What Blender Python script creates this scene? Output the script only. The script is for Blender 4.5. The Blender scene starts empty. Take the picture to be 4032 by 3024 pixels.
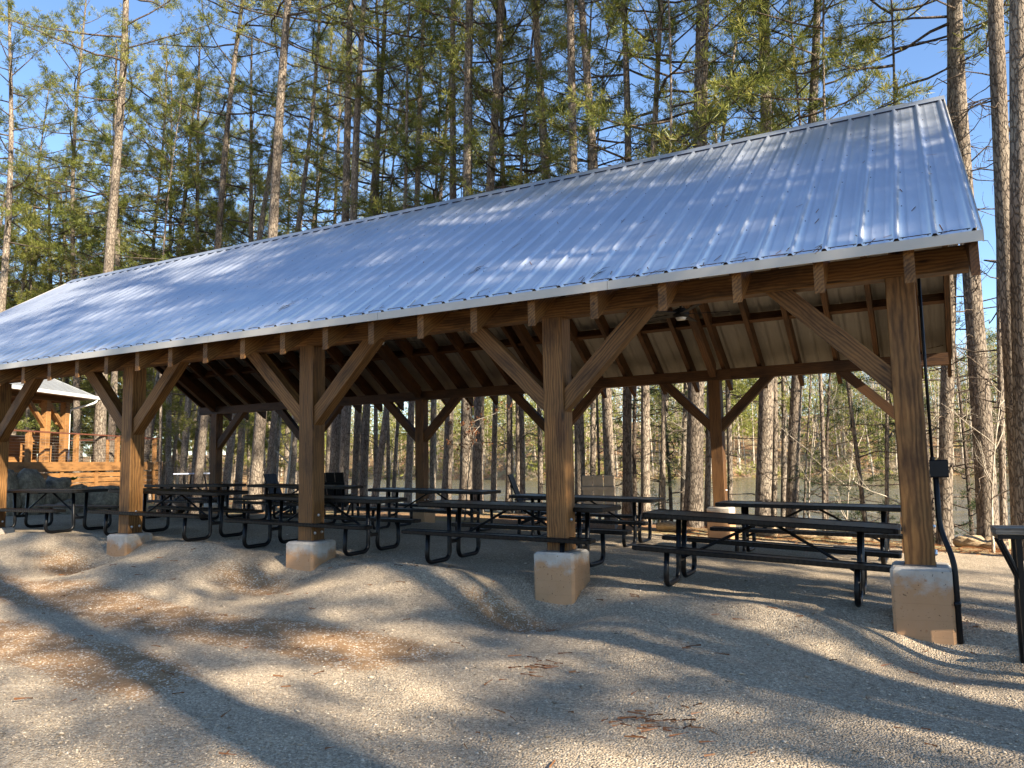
import bpy, math, random
import numpy as np
from mathutils import Vector, Matrix

scene = bpy.context.scene
COL = scene.collection
rnd = random.Random(7)
rad = math.radians

# ------------------------------------------------------------------ camera frame (solved from the photograph)
CAM = Vector((0.018, -8.277, 1.036))
RV = Vector((0.8796383, 0.4752339, -0.0197284))
UV_ = Vector((0.0658302, -0.0805613, 0.9945734))
FV = Vector((-0.4710657, 0.8761636, 0.1021496))
FPX = 3033.7
def at(u, v, d):
    """the point at depth d that the photograph shows at pixel u, v (4032 x 3024)"""
    return CAM + (FV + RV * ((u - 2016) / FPX) - UV_ * ((v - 1512) / FPX)) * d

# ------------------------------------------------------------------ object helpers
def tag(o, label=None, cat=None, group=None, kind=None):
    if label: o['label'] = label
    if cat: o['category'] = cat
    if group: o['group'] = group
    if kind: o['kind'] = kind
    return o

def link(o, parent=None):
    COL.objects.link(o)
    if parent is not None: o.parent = parent
    return o

def empty(name, loc=(0, 0, 0), rot=(0, 0, 0), parent=None):
    o = bpy.data.objects.new(name, None)
    o.location = loc; o.rotation_euler = rot
    o.empty_display_size = 0.2
    return link(o, parent)

def mesh_np(name, V, F, mats, midx=None, smooth=False):
    """mesh from numpy: V (n,3); F list of (m,k) int arrays"""
    me = bpy.data.meshes.new(name)
    V = np.asarray(V, np.float32)
    if not isinstance(F, (list, tuple)): F = [F]
    F = [np.asarray(f, np.int32) for f in F if len(f)]
    me.vertices.add(len(V)); me.vertices.foreach_set('co', V.ravel())
    nl = sum(f.size for f in F); npoly = sum(len(f) for f in F)
    me.loops.add(nl); me.loops.foreach_set('vertex_index', np.concatenate([f.ravel() for f in F]))
    tot = np.concatenate([np.full(len(f), f.shape[1], np.int32) for f in F])
    start = np.concatenate([[0], np.cumsum(tot)[:-1]]).astype(np.int32)
    me.polygons.add(npoly); me.polygons.foreach_set('loop_start', start)
    try: me.polygons.foreach_set('loop_total', tot)
    except Exception: pass
    if smooth: me.polygons.foreach_set('use_smooth', np.ones(npoly, bool))
    if not isinstance(mats, (list, tuple)): mats = [mats]
    for m in mats: me.materials.append(m)
    if midx is not None: me.polygons.foreach_set('material_index', np.asarray(midx, np.int32))
    me.update(calc_edges=True)
    return me

class MB:
    """collects shapes; build() links them as ONE mesh object"""
    def __init__(s): s.v = []; s.f = []
    def add(s, vs, fs):
        n = len(s.v); s.v += [tuple(v) for v in vs]; s.f += [tuple(i + n for i in f) for f in fs]; return s
    def box(s, x0, x1, y0, y1, z0, z1, M=None):
        vs = [Vector((x, y, z)) for z in (z0, z1) for y in (y0, y1) for x in (x0, x1)]
        if M is not None: vs = [M @ v for v in vs]
        return s.add(vs, [(0, 2, 3, 1), (4, 5, 7, 6), (0, 1, 5, 4), (2, 6, 7, 3), (0, 4, 6, 2), (1, 3, 7, 5)])
    def cbox(s, x0, x1, y0, y1, z0, z1, c=0.006, M=None):
        """beam along x with chamfered long edges"""
        pts = [(y0 + c, z0), (y1 - c, z0), (y1, z0 + c), (y1, z1 - c), (y1 - c, z1), (y0 + c, z1), (y0, z1 - c), (y0, z0 + c)]
        vs = [Vector((x, y, z)) for x in (x0, x1) for (y, z) in pts]
        if M is not None: vs = [M @ v for v in vs]
        n = 8
        return s.add(vs, [tuple(reversed(range(n))), tuple(range(n, 2 * n))] + [(i, (i + 1) % n, n + (i + 1) % n, n + i) for i in range(n)])
    def prism(s, pts, a0, a1, ax='x', M=None):
        """polygon in the plane across axis ax, extruded from a0 to a1"""
        def mk(a, p):
            return Vector((a, p[0], p[1])) if ax == 'x' else (Vector((p[0], a, p[1])) if ax == 'y' else Vector((p[0], p[1], a)))
        n = len(pts); vs = [mk(a, p) for a in (a0, a1) for p in pts]
        if M is not None: vs = [M @ v for v in vs]
        return s.add(vs, [tuple(reversed(range(n))), tuple(range(n, 2 * n))] + [(i, (i + 1) % n, n + (i + 1) % n, n + i) for i in range(n)])
    def tube(s, path, r, sides=10, caps=True):
        path = [Vector(p) for p in path]; n = len(path)
        rs = r if isinstance(r, (list, tuple)) else [r] * n
        t0 = (path[1] - path[0]).normalized()
        ref = Vector((0, 0, 1)) if abs(t0.z) < 0.9 else Vector((1, 0, 0))
        nrm = t0.cross(ref).normalized()
        vs = []
        for i, p in enumerate(path):
            t = (path[min(i + 1, n - 1)] - path[max(i - 1, 0)]).normalized()
            nrm = (nrm - t * nrm.dot(t)).normalized(); b = t.cross(nrm)
            for k in range(sides):
                a = 2 * math.pi * k / sides
                vs.append(p + (nrm * math.cos(a) + b * math.sin(a)) * rs[i])
        fs = [(i * sides + k, i * sides + (k + 1) % sides, (i + 1) * sides + (k + 1) % sides, (i + 1) * sides + k) for i in range(n - 1) for k in range(sides)]
        if caps: fs += [tuple(reversed(range(sides))), tuple(range((n - 1) * sides, n * sides))]
        return s.add(vs, fs)
    def mesh(s, name, mat, smooth=False):
        me = bpy.data.meshes.new(name); me.from_pydata(s.v, [], s.f)
        me.materials.append(mat)
        if smooth:
            me.polygons.foreach_set('use_smooth', np.ones(len(me.polygons), bool))
        me.update(); return me
    def build(s, name, mat, parent=None, M=None, smooth=False):
        o = bpy.data.objects.new(name, s.mesh(name, mat, smooth))
        link(o, parent)
        if M is not None: o.matrix_local = M
        return o

def copy_tree(o, parent=None):
    c = o.copy(); COL.objects.link(c)
    if parent is not None:
        c.parent = parent
    for ch in o.children: copy_tree(ch, c)
    return c

def frame(p0, p1, up=(0, 0, 1)):
    """matrix whose local x runs from p0 to p1, local z near up; origin p0"""
    p0 = Vector(p0); x = (Vector(p1) - p0).normalized(); up = Vector(up)
    y = up.cross(x).normalized(); z = x.cross(y)
    m = Matrix((x, y, z)).transposed().to_4x4(); m.translation = p0
    return m

def bend(pts, r, n=5):
    """round the inner corners of a path"""
    pts = [Vector(p) for p in pts]; out = [pts[0]]
    for i in range(1, len(pts) - 1):
        a = (pts[i - 1] - pts[i]).normalized(); b = (pts[i + 1] - pts[i]).normalized()
        p, q = pts[i] + a * r, pts[i] + b * r
        for k in range(n + 1):
            t = k / n; out.append(p * (1 - t) ** 2 + pts[i] * 2 * t * (1 - t) + q * t * t)
    return out + [pts[-1]]

# ------------------------------------------------------------------ materials
class NT:
    def __init__(s, name):
        s.m = bpy.data.materials.new(name); s.m.use_nodes = True
        s.t = s.m.node_tree; s.t.nodes.clear()
        s.out = s.n('ShaderNodeOutputMaterial')
    def n(s, typ, **kw):
        nd = s.t.nodes.new(typ)
        for k, v in kw.items():
            if k.startswith('i_'):
                key = k[2:]; key = int(key) if key.isdigit() else key.replace('_', ' ')
                nd.inputs[key].default_value = v
            else: setattr(nd, k, v)
        return nd
    def l(s, a, b): s.t.links.new(a, b)
    def ramp(s, fac, stops):
        r = s.n('ShaderNodeValToRGB'); e = r.color_ramp.elements
        while len(e) < len(stops): e.new(0.5)
        for i, (p, c) in enumerate(stops):
            e[i].position = p; e[i].color = (c[0], c[1], c[2], 1) if not isinstance(c, (int, float)) else (c, c, c, 1)
        s.l(fac, r.inputs[0]); return r.outputs[0]
    def mix(s, fac, a, b, typ='MIX'):
        x = s.n('ShaderNodeMix', data_type='RGBA', blend_type=typ)
        for i, v in ((0, fac), (6, a), (7, b)):
            if isinstance(v, (int, float)): x.inputs[i].default_value = v
            elif isinstance(v, (tuple, list)): x.inputs[i].default_value = (*v[:3], 1)
            else: s.l(v, x.inputs[i])
        return x.outputs[2]
    def math(s, op, a, b=0.0, clamp=False):
        x = s.n('ShaderNodeMath', operation=op, use_clamp=clamp)
        for i, v in ((0, a), (1, b)):
            if isinstance(v, (int, float)): x.inputs[i].default_value = v
            else: s.l(v, x.inputs[i])
        return x.outputs[0]
    def noise(s, vec, scale, detail=4, rough=0.55, dist=0.0):
        x = s.n('ShaderNodeTexNoise'); x.inputs['Scale'].default_value = scale; x.inputs['Detail'].default_value = detail
        x.inputs['Roughness'].default_value = rough; x.inputs['Distortion'].default_value = dist
        if vec is not None: s.l(vec, x.inputs['Vector'])
        return x.outputs[0]
    def mapping(s, vec, scale=(1, 1, 1), loc=None):
        x = s.n('ShaderNodeMapping'); x.inputs['Scale'].default_value = scale
        s.l(vec, x.inputs['Vector'])
        if loc is not None: s.l(loc, x.inputs['Location'])
        return x.outputs[0]
    def bump(s, h, strength=0.3, dist=0.01, nrm=None):
        x = s.n('ShaderNodeBump'); x.inputs['Strength'].default_value = strength; x.inputs['Distance'].default_value = dist
        s.l(h, x.inputs['Height'])
        if nrm is not None: s.l(nrm, x.inputs['Normal'])
        return x.outputs[0]
    def bsdf(s, col, rough=0.6, metal=0.0, nrm=None, spec=0.5):
        b = s.n('ShaderNodeBsdfPrincipled')
        for k, v in (('Base Color', col), ('Roughness', rough), ('Metallic', metal), ('Specular IOR Level', spec)):
            if isinstance(v, (int, float)): b.inputs[k].default_value = v
            elif isinstance(v, (tuple, list)): b.inputs[k].default_value = (*v[:3], 1)
            else: s.l(v, b.inputs[k])
        if nrm is not None: s.l(nrm, b.inputs['Normal'])
        s.l(b.outputs[0], s.out.inputs[0]); return b

def obj_coord(t, jitter=9.0):
    """object coordinates shifted at random per object, so that copies do not repeat"""
    tc = t.n('ShaderNodeTexCoord'); oi = t.n('ShaderNodeObjectInfo')
    sc = t.math('MULTIPLY', oi.outputs['Random'], jitter)
    cb = t.n('ShaderNodeCombineXYZ'); t.l(sc, cb.inputs[0]); t.l(t.math('MULTIPLY', oi.outputs['Random'], 0.17), cb.inputs[1])
    t.l(t.math('MULTIPLY', oi.outputs['Random'], 0.11), cb.inputs[2])
    va = t.n('ShaderNodeVectorMath', operation='ADD'); t.l(tc.outputs['Object'], va.inputs[0]); t.l(cb.outputs[0], va.inputs[1])
    return va.outputs[0], oi.outputs['Random']

def mat_timber(name, dark, mid, light, rough=0.62, ring=1.0):
    t = NT(name); vec, rn = obj_coord(t)
    wv = t.n('ShaderNodeTexWave', wave_type='RINGS', rings_direction='X', wave_profile='SIN')
    wv.inputs['Scale'].default_value = 11.0; wv.inputs['Distortion'].default_value = 7.0
    wv.inputs['Detail'].default_value = 2.5; wv.inputs['Detail Scale'].default_value = 0.9; wv.inputs['Detail Roughness'].default_value = 0.5
    off = t.n('ShaderNodeCombineXYZ'); off.inputs[1].default_value = 0.11; off.inputs[2].default_value = 0.16
    t.l(t.mapping(vec, (0.28, 1, 1), off.outputs[0]), wv.inputs['Vector'])
    fine = t.noise(t.mapping(vec, (2.0, 60, 60)), 1.0, 3, 0.6)
    blot = t.noise(t.mapping(vec, (1.3, 4, 4)), 1.0, 5, 0.62)
    g = t.math('ADD', t.math('MULTIPLY', wv.outputs['Fac'], 0.34 * ring), t.math('MULTIPLY', fine, 0.62))
    c = t.ramp(g, [(0.18, dark), (0.48, mid), (0.78, light)])
    stain = t.ramp(blot, [(0.36, (0.42, 0.40, 0.40)), (0.50, (0.92, 0.92, 0.92)), (0.7, (1.12, 1.08, 1.02))])
    c = t.mix(1.0, c, stain, 'MULTIPLY')
    hv = t.n('ShaderNodeHueSaturation'); t.l(c, hv.inputs['Color'])
    t.l(t.math('ADD', 0.82, t.math('MULTIPLY', rn, 0.36)), hv.inputs['Value'])
    crack = t.ramp(t.noise(t.mapping(vec, (0.7, 26, 26)), 1.0, 2, 0.5), [(0.27, 0.18), (0.32, 1.0)])
    kn = t.n('ShaderNodeTexVoronoi', feature='F1'); kn.inputs['Scale'].default_value = 1.0; t.l(t.mapping(vec, (1.7, 5.5, 5.5)), kn.inputs['Vector'])
    knot = t.ramp(kn.outputs['Distance'], [(0.05, 0.28), (0.085, 0.62), (0.13, 1.0)])
    c2 = t.mix(1.0, t.mix(1.0, hv.outputs[0], crack, 'MULTIPLY'), knot, 'MULTIPLY')
    b = t.bump(t.math('ADD', g, t.math('MULTIPLY', crack, 0.6)), 0.35, 0.004)
    t.bsdf(c2, rough, 0, b, 0.3); return t.m

M = {}
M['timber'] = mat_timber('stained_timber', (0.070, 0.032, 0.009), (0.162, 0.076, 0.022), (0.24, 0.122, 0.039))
M['timber_shaded'] = mat_timber('shaded_roof_timber', (0.034, 0.014, 0.0045), (0.066, 0.029, 0.0095), (0.098, 0.046, 0.016))  # same timber darkened: the shade under the roof is put into the colour
M['timber_back_shaded'] = mat_timber('shaded_rear_post_timber', (0.055, 0.024, 0.007), (0.110, 0.050, 0.016), (0.160, 0.080, 0.028))  # rear copy of the post timber, toned down to paint in interior shade
M['cedar'] = mat_timber('cedar_decking', (0.19, 0.085, 0.027), (0.30, 0.150, 0.052), (0.38, 0.215, 0.09), 0.6, 0.6)

def mat_concrete():
    t = NT('clay_stained_concrete'); tc = t.n('ShaderNodeTexCoord'); vec, rn = obj_coord(t, 5)
    n1 = t.noise(vec, 7, 6, 0.6); n2 = t.noise(vec, 60, 4, 0.6)
    base = t.ramp(n1, [(0.3, (0.36, 0.315, 0.26)), (0.7, (0.50, 0.455, 0.39))])
    sx = t.n('ShaderNodeSeparateXYZ'); t.l(tc.outputs['Object'], sx.inputs[0])
    # clay splashed up from the ground: strongest low down, fading upward
    h = t.math('ADD', t.math('MULTIPLY', sx.outputs['Z'], -1.9), t.math('MULTIPLY', t.noise(vec, 4, 5, 0.65), 1.2))
    f = t.ramp(h, [(0.75, 0.0), (1.6, 0.85)])
    c = t.mix(f, base, (0.43, 0.225, 0.095))
    spots = t.ramp(t.noise(vec, 15, 3, 0.5), [(0.68, 0.0), (0.74, 1.0)])
    c = t.mix(t.math('MULTIPLY', spots, 0.6), c, (0.30, 0.13, 0.05))
    fl = t.ramp(t.math('ABSOLUTE', t.math('SINE', t.math('ADD', t.math('MULTIPLY', sx.outputs['Z'], 21.0), t.math('MULTIPLY', t.noise(vec, 2, 3, 0.5), 1.0)))), [(0.03, 0.78), (0.12, 1.0)])
    c = t.mix(0.35, c, fl, 'MULTIPLY')
    pits = t.ramp(t.noise(vec, 48, 2, 0.4), [(0.26, 0.35), (0.31, 1.0)])
    c = t.mix(1.0, c, pits, 'MULTIPLY')
    t.bsdf(c, 0.85, 0, t.bump(t.math('ADD', n2, n1), 0.3, 0.006), 0.25); return t.m
M['concrete'] = mat_concrete()

def mat_roof():
    t = NT('ribbed_roof_metal'); tc = t.n('ShaderNodeTexCoord')
    v = tc.outputs['Object']
    n1 = t.noise(t.mapping(v, (1.2, 0.5, 0.5)), 1.6, 5, 0.6); n2 = t.noise(v, 30, 3, 0.5)
    c = t.ramp(n1, [(0.3, (0.455, 0.495, 0.57)), (0.7, (0.525, 0.565, 0.64))])
    c = t.mix(t.ramp(t.noise(t.mapping(v, (3, 0.6, 0.6)), 3.0, 6, 0.7), [(0.62, 0.0), (0.78, 0.22)]), c, (0.38, 0.36, 0.33))
    r = t.ramp(n1, [(0.3, 0.30), (0.7, 0.42)])
    t.bsdf(c, r, 0.72, t.bump(t.math('ADD', n1, t.math('MULTIPLY', n2, 0.03)), 0.06, 0.02), 0.5); return t.m
M['roof'] = mat_roof()

def mat_simple(name, col, rough=0.5, metal=0.0, var=0.15, scale=8, bump=0.1, spec=0.5):
    t = NT(name); vec, rn = obj_coord(t, 3)
    n = t.noise(vec, scale, 5, 0.6)
    c = t.ramp(n, [(0.3, tuple(x * (1 - var) for x in col)), (0.7, tuple(min(1, x * (1 + var)) for x in col))])
    t.bsdf(c, rough, metal, t.bump(n, bump, 0.004), spec); return t.m
M['roof_under'] = mat_simple('pale_roof_underside', (0.25, 0.24, 0.225), 0.6, 0.1, 0.08, 2)
M['trim'] = mat_simple('eave_trim_metal', (0.46, 0.425, 0.37), 0.45, 0.1, 0.06, 3)
M['ridge_shadow'] = mat_simple('ridge_shadow_strip', (0.03, 0.035, 0.06), 0.6)  # near-black blue that paints the shadow line under the ridge cap
M['screw'] = mat_simple('screw_head', (0.06, 0.06, 0.09), 0.5, 0.4)
M['bolt'] = mat_simple('galvanised_bolt', (0.62, 0.62, 0.60), 0.35, 0.9)
M['plate_steel'] = mat_simple('base_plate_steel', (0.10, 0.08, 0.07), 0.6, 0.5)
M['black_metal'] = mat_simple('black_coated_steel', (0.004, 0.004, 0.0045), 0.36, 0.0, 0.3, 5, 0.05, 0.2)
M['black_plastic'] = mat_simple('black_plastic', (0.005, 0.005, 0.006), 0.45, 0, 0.15, 8, 0.1, 0.25)
M['dull_black'] = mat_simple('dull_black_paint', (0.005, 0.005, 0.006), 0.6, 0, 0.15, 8, 0.1, 0.25)
M['grey_poly'] = mat_simple('grey_slats', (0.22, 0.20, 0.175), 0.55)
M['white_metal'] = mat_simple('white_gutter', (0.72, 0.72, 0.70), 0.4, 0.1, 0.05)
M['porch_roof'] = mat_simple('pale_roof_metal', (0.24, 0.25, 0.26), 0.4, 0.25, 0.06, 2)
M['cable'] = mat_simple('steel_cable', (0.35, 0.32, 0.28), 0.4, 0.6)
M['rail'] = mat_simple('red_brown_rail', (0.13, 0.045, 0.025), 0.45)
M['old_plank'] = mat_timber('weathered_plank', (0.13, 0.105, 0.08), (0.24, 0.205, 0.16), (0.33, 0.29, 0.23), 0.8)
M['lamp_glass'] = mat_simple('pale_lamp_glass', (0.75, 0.75, 0.72), 0.3)
M['cart_roof'] = mat_simple('pale_cart_roof', (0.45, 0.5, 0.62), 0.3)
M['bottle'] = mat_simple('amber_bottles', (0.25, 0.10, 0.03), 0.2)

def mat_expanded():
    """black coating over expanded metal: small diamond holes as relief"""
    t = NT('black_expanded_metal'); tc = t.n('ShaderNodeTexCoord')
    v = t.mapping(tc.outputs['Object'], (16, 30, 30))
    sx = t.n('ShaderNodeSeparateXYZ'); t.l(v, sx.inputs[0])
    a = t.math('ADD', sx.outputs[0], sx.outputs[1]); b = t.math('SUBTRACT', sx.outputs[0], sx.outputs[1])
    w = t.math('MULTIPLY', t.math('ABSOLUTE', t.math('SINE', t.math('MULTIPLY', a, 3.14159))), t.math('ABSOLUTE', t.math('SINE', t.math('MULTIPLY', b, 3.14159))))
    c = t.ramp(w, [(0.35, (0.006, 0.0055, 0.005)), (0.6, (0.0015, 0.0015, 0.0015))])
    t.bsdf(c, 0.36, 0, t.bump(w, 0.5, -0.004), 0.2); return t.m
M['mesh_metal'] = mat_expanded()

def mat_bark(name, dark, light, ridge=1.0, sc=1.0):
    t = NT(name); g = t.n('ShaderNodeNewGeometry'); oi = t.n('ShaderNodeObjectInfo')
    pos = g.outputs['Position']
    v = t.mapping(pos, (17 * sc, 17 * sc, 5.0 * sc))
    nz = t.n('ShaderNodeTexNoise'); nz.inputs['Scale'].default_value = 1.4; nz.inputs['Detail'].default_value = 3; t.l(v, nz.inputs['Vector'])
    vm = t.n('ShaderNodeVectorMath', operation='ADD'); t.l(v, vm.inputs[0]); t.l(nz.outputs['Color'], vm.inputs[1])
    vo = t.n('ShaderNodeTexVoronoi', feature='DISTANCE_TO_EDGE'); vo.inputs['Scale'].default_value = 1.0; t.l(vm.outputs[0], vo.inputs['Vector'])
    vc = t.n('ShaderNodeTexVoronoi', feature='F1'); vc.inputs['Scale'].default_value = 1.0; t.l(vm.outputs[0], vc.inputs['Vector'])
    n2 = t.noise(t.mapping(pos, (30, 30, 12)), 1.0, 4, 0.65)
    n3 = t.noise(pos, 0.9, 4, 0.6)
    plate = t.math('MULTIPLY', t.ramp(vo.outputs[0], [(0.0, 0.15), (0.13, 1.0)]), t.math('ADD', 0.55, t.math('MULTIPLY', n2, 0.8)))
    mid = tuple((a + b) / 2 for a, b in zip(dark, light))
    c = t.ramp(plate, [(0.0, dark), (0.55, mid), (1.0, light)])
    sep = t.n('ShaderNodeSeparateColor'); t.l(vc.outputs['Color'], sep.inputs[0])
    c = t.mix(0.30, c, t.ramp(sep.outputs[0], [(0.0, (0.5, 0.36, 0.28)), (1.0, (1.1, 1.08, 1.05))]), 'MULTIPLY')
    c = t.mix(1.0, c, t.ramp(n3, [(0.3, (0.72, 0.70, 0.70)), (0.7, (1.15, 1.15, 1.12))]), 'MULTIPLY')
    hv = t.n('ShaderNodeHueSaturation'); t.l(c, hv.inputs['Color']); t.l(t.math('ADD', 0.8, t.math('MULTIPLY', oi.outputs['Random'], 0.45)), hv.inputs['Value'])
    t.bsdf(hv.outputs[0], 0.9, 0, t.bump(plate, 0.9 * ridge, 0.03), 0.2); return t.m
M['bark'] = mat_bark('pine_bark', (0.078, 0.060, 0.048), (0.31, 0.26, 0.205))
M['bark_dark'] = mat_bark('dark_bark', (0.030, 0.023, 0.018), (0.165, 0.130, 0.10))
M['bark_pale'] = mat_bark('pale_smooth_bark', (0.20, 0.17, 0.13), (0.46, 0.41, 0.33), 0.3, 0.7)

def mat_leaf(name, c0, c1, c2, trans=0.42):
    t = NT(name); g = t.n('ShaderNodeNewGeometry'); oi = t.n('ShaderNodeObjectInfo')
    n = t.noise(g.outputs['Position'], 1.1, 3, 0.6)
    f = t.math('ADD', t.math('MULTIPLY', n, 0.75), t.math('MULTIPLY', oi.outputs['Random'], 0.25))
    f = t.math('ADD', f, t.math('MULTIPLY', t.math('SUBTRACT', g.outputs['Random Per Island'], 0.5), 0.35))
    c = t.ramp(f, [(0.25, c0), (0.5, c1), (0.78, c2)])
    d = t.n('ShaderNodeBsdfDiffuse'); t.l(c, d.inputs[0])
    tr = t.n('ShaderNodeBsdfTranslucent'); t.l(c, tr.inputs[0])
    gl = t.n('ShaderNodeBsdfGlossy'); gl.inputs['Roughness'].default_value = 0.45; gl.inputs[0].default_value = (0.9, 0.95, 1, 1)
    m1 = t.n('ShaderNodeMixShader'); m1.inputs[0].default_value = trans; t.l(d.outputs[0], m1.inputs[1]); t.l(tr.outputs[0], m1.inputs[2])
    m2 = t.n('ShaderNodeMixShader'); m2.inputs[0].default_value = 0.015; t.l(m1.outputs[0], m2.inputs[1]); t.l(gl.outputs[0], m2.inputs[2])
    t.l(m2.outputs[0], t.out.inputs[0]); return t.m
M['needles'] = mat_leaf('pine_needles', (0.078, 0.106, 0.022), (0.205, 0.218, 0.045), (0.39, 0.345, 0.095))
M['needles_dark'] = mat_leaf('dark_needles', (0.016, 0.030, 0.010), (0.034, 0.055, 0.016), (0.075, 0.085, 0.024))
M['needles_far'] = mat_leaf('far_needles', (0.11, 0.14, 0.03), (0.27, 0.28, 0.06), (0.46, 0.42, 0.12))
M['dead_needles'] = mat_leaf('dead_needles', (0.10, 0.06, 0.03), (0.22, 0.15, 0.08), (0.34, 0.25, 0.14), 0.2)
M['brown_leaf'] = mat_leaf('brown_leaves', (0.14, 0.05, 0.02), (0.26, 0.11, 0.045), (0.36, 0.18, 0.08), 0.35)
M['far_twigs'] = mat_leaf('bare_twigs', (0.20, 0.155, 0.11), (0.36, 0.29, 0.21), (0.55, 0.46, 0.35), 0.1)
M['weed'] = mat_leaf('yellow_green_leaf', (0.14, 0.2, 0.03), (0.25, 0.32, 0.05), (0.36, 0.42, 0.08), 0.3)
M['far_trunk'] = mat_simple('far_trunk_bark', (0.42, 0.35, 0.265), 0.9, 0, 0.4, 1.5)

def mat_ground():
    t = NT('gravel_and_clay'); g = t.n('ShaderNodeNewGeometry'); pos = g.outputs['Position']
    def att(n): a = t.n('ShaderNodeAttribute', attribute_name=n); return a.outputs['Fac']
    clay, straw = att('clay'), att('straw')
    vo = t.n('ShaderNodeTexVoronoi', feature='F1'); vo.inputs['Scale'].default_value = 62; t.l(pos, vo.inputs['Vector'])
    sep = t.n('ShaderNodeSeparateColor'); t.l(vo.outputs['Color'], sep.inputs[0])
    vo2 = t.n('ShaderNodeTexVoronoi', feature='F1'); vo2.inputs['Scale'].default_value = 135; t.l(pos, vo2.inputs['Vector'])
    sep2 = t.n('ShaderNodeSeparateColor'); t.l(vo2.outputs['Color'], sep2.inputs[0])
    big = t.noise(pos, 0.8, 5, 0.6); med = t.noise(pos, 5, 5, 0.65); fin = t.noise(pos, 40, 4, 0.7)
    stone = t.ramp(sep.outputs[0], [(0.0, (0.19, 0.148, 0.102)), (0.45, (0.375, 0.297, 0.208)), (0.8, (0.52, 0.42, 0.30)), (1.0, (0.70, 0.59, 0.44))])
    stone = t.mix(0.45, stone, t.ramp(sep2.outputs[0], [(0.0, (0.185, 0.145, 0.10)), (1.0, (0.62, 0.505, 0.365))]))
    stone = t.mix(1.0, stone, t.ramp(big, [(0.3, (0.86, 0.85, 0.84)), (0.7, (1.10, 1.08, 1.05))]), 'MULTIPLY')
    soil = t.ramp(t.math('ADD', t.math('MULTIPLY', med, 0.6), t.math('MULTIPLY', fin, 0.4)), [(0.3, (0.185, 0.105, 0.052)), (0.52, (0.29, 0.178, 0.092)), (0.75, (0.40, 0.275, 0.16))])
    pale = t.ramp(t.math('MULTIPLY', sep.outputs[1], t.math('ADD', 0.45, med)), [(0.80, 0.0), (0.86, 1.0)])
    soil = t.mix(pale, soil, (0.55, 0.47, 0.37))
    # patchy edge between loose stone and bare clay
    cm = t.math('ADD', clay, t.math('MULTIPLY', t.math('SUBTRACT', t.math('ADD', t.math('MULTIPLY', med, 0.6), t.math('MULTIPLY', sep.outputs[2], 0.4)), 0.5), 0.9))
    cm = t.ramp(cm, [(0.42, 0.0), (0.60, 1.0)])
    c = t.mix(cm, stone, soil)
    lit = t.n('ShaderNodeTexWave', wave_type='BANDS'); lit.inputs['Scale'].default_value = 9; lit.inputs['Distortion'].default_value = 14; lit.inputs['Detail'].default_value = 4; t.l(pos, lit.inputs['Vector'])
    litter = t.ramp(t.math('ADD', t.math('MULTIPLY', lit.outputs['Fac'], 0.5), t.math('MULTIPLY', fin, 0.5)), [(0.25, (0.12, 0.06, 0.03)), (0.55, (0.30, 0.16, 0.075)), (0.8, (0.44, 0.28, 0.15))])
    litter = t.mix(t.ramp(t.noise(pos, 0.35, 3, 0.5), [(0.45, 0.0), (0.65, 0.75)]), litter, (0.36, 0.32, 0.16))
    sm = t.ramp(t.math('ADD', straw, t.math('MULTIPLY', t.math('SUBTRACT', med, 0.5), 0.7)), [(0.4, 0.0), (0.6, 1.0)])
    c = t.mix(sm, c, litter)
    h = t.math('ADD', t.math('MULTIPLY', t.math('SUBTRACT', 1.0, vo.outputs['Distance']), t.math('SUBTRACT', 1.0, t.math('MULTIPLY', cm, 0.85))), t.math('MULTIPLY', med, 0.5))
    h = t.math('ADD', h, t.math('MULTIPLY', fin, 0.35))
    t.bsdf(c, 0.92, 0, t.bump(h, 0.9, 0.018), 0.2); return t.m
M['ground'] = mat_ground()

def mat_stone(name, a, b, c_):
    t = NT(name); vec, rn = obj_coord(t, 7)
    n = t.noise(vec, 4.5, 8, 0.72); n2 = t.noise(vec, 14, 5, 0.6)
    c = t.ramp(n, [(0.3, a), (0.52, b), (0.72, c_)])
    c = t.mix(t.ramp(n2, [(0.55, 0.0), (0.7, 0.5)]), c, (0.30, 0.30, 0.17))
    t.bsdf(c, 0.9, 0, t.bump(t.math('ADD', n, t.math('MULTIPLY', n2, 0.4)), 0.7, 0.04), 0.2); return t.m
M['rock'] = mat_stone('field_stone', (0.085, 0.075, 0.06), (0.22, 0.195, 0.155), (0.44, 0.39, 0.31))
M['sandstone'] = mat_stone('sandstone', (0.22, 0.15, 0.09), (0.42, 0.30, 0.18), (0.56, 0.44, 0.29))
M['pebble'] = mat_simple('loose_gravel', (0.34, 0.32, 0.29), 0.9, 0, 0.55, 40)

def mat_water():
    t = NT('lake_water'); g = t.n('ShaderNodeNewGeometry'); pos = g.outputs['Position']
    n = t.noise(t.mapping(pos, (0.7, 2.2, 1)), 1.6, 4, 0.55); n2 = t.noise(t.mapping(pos, (0.12, 0.35, 1)), 1.0, 3, 0.5)
    calm = t.ramp(n2, [(0.40, 0.15), (0.62, 1.0)])
    b = t.n('ShaderNodeBump'); b.inputs['Distance'].default_value = 0.55; t.l(n, b.inputs['Height']); t.l(t.math('MULTIPLY', calm, 0.55), b.inputs['Strength'])
    s = t.bsdf((0.10, 0.088, 0.045), 0.10, 0, b.outputs[0], 0.5); s.inputs['IOR'].default_value = 1.33; return t.m
M['water'] = mat_water()

# ------------------------------------------------------------------ ground
def sst(a, b, x):
    t = np.clip((x - a) / (b - a), 0, 1); return t * t * (3 - 2 * t)

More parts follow.
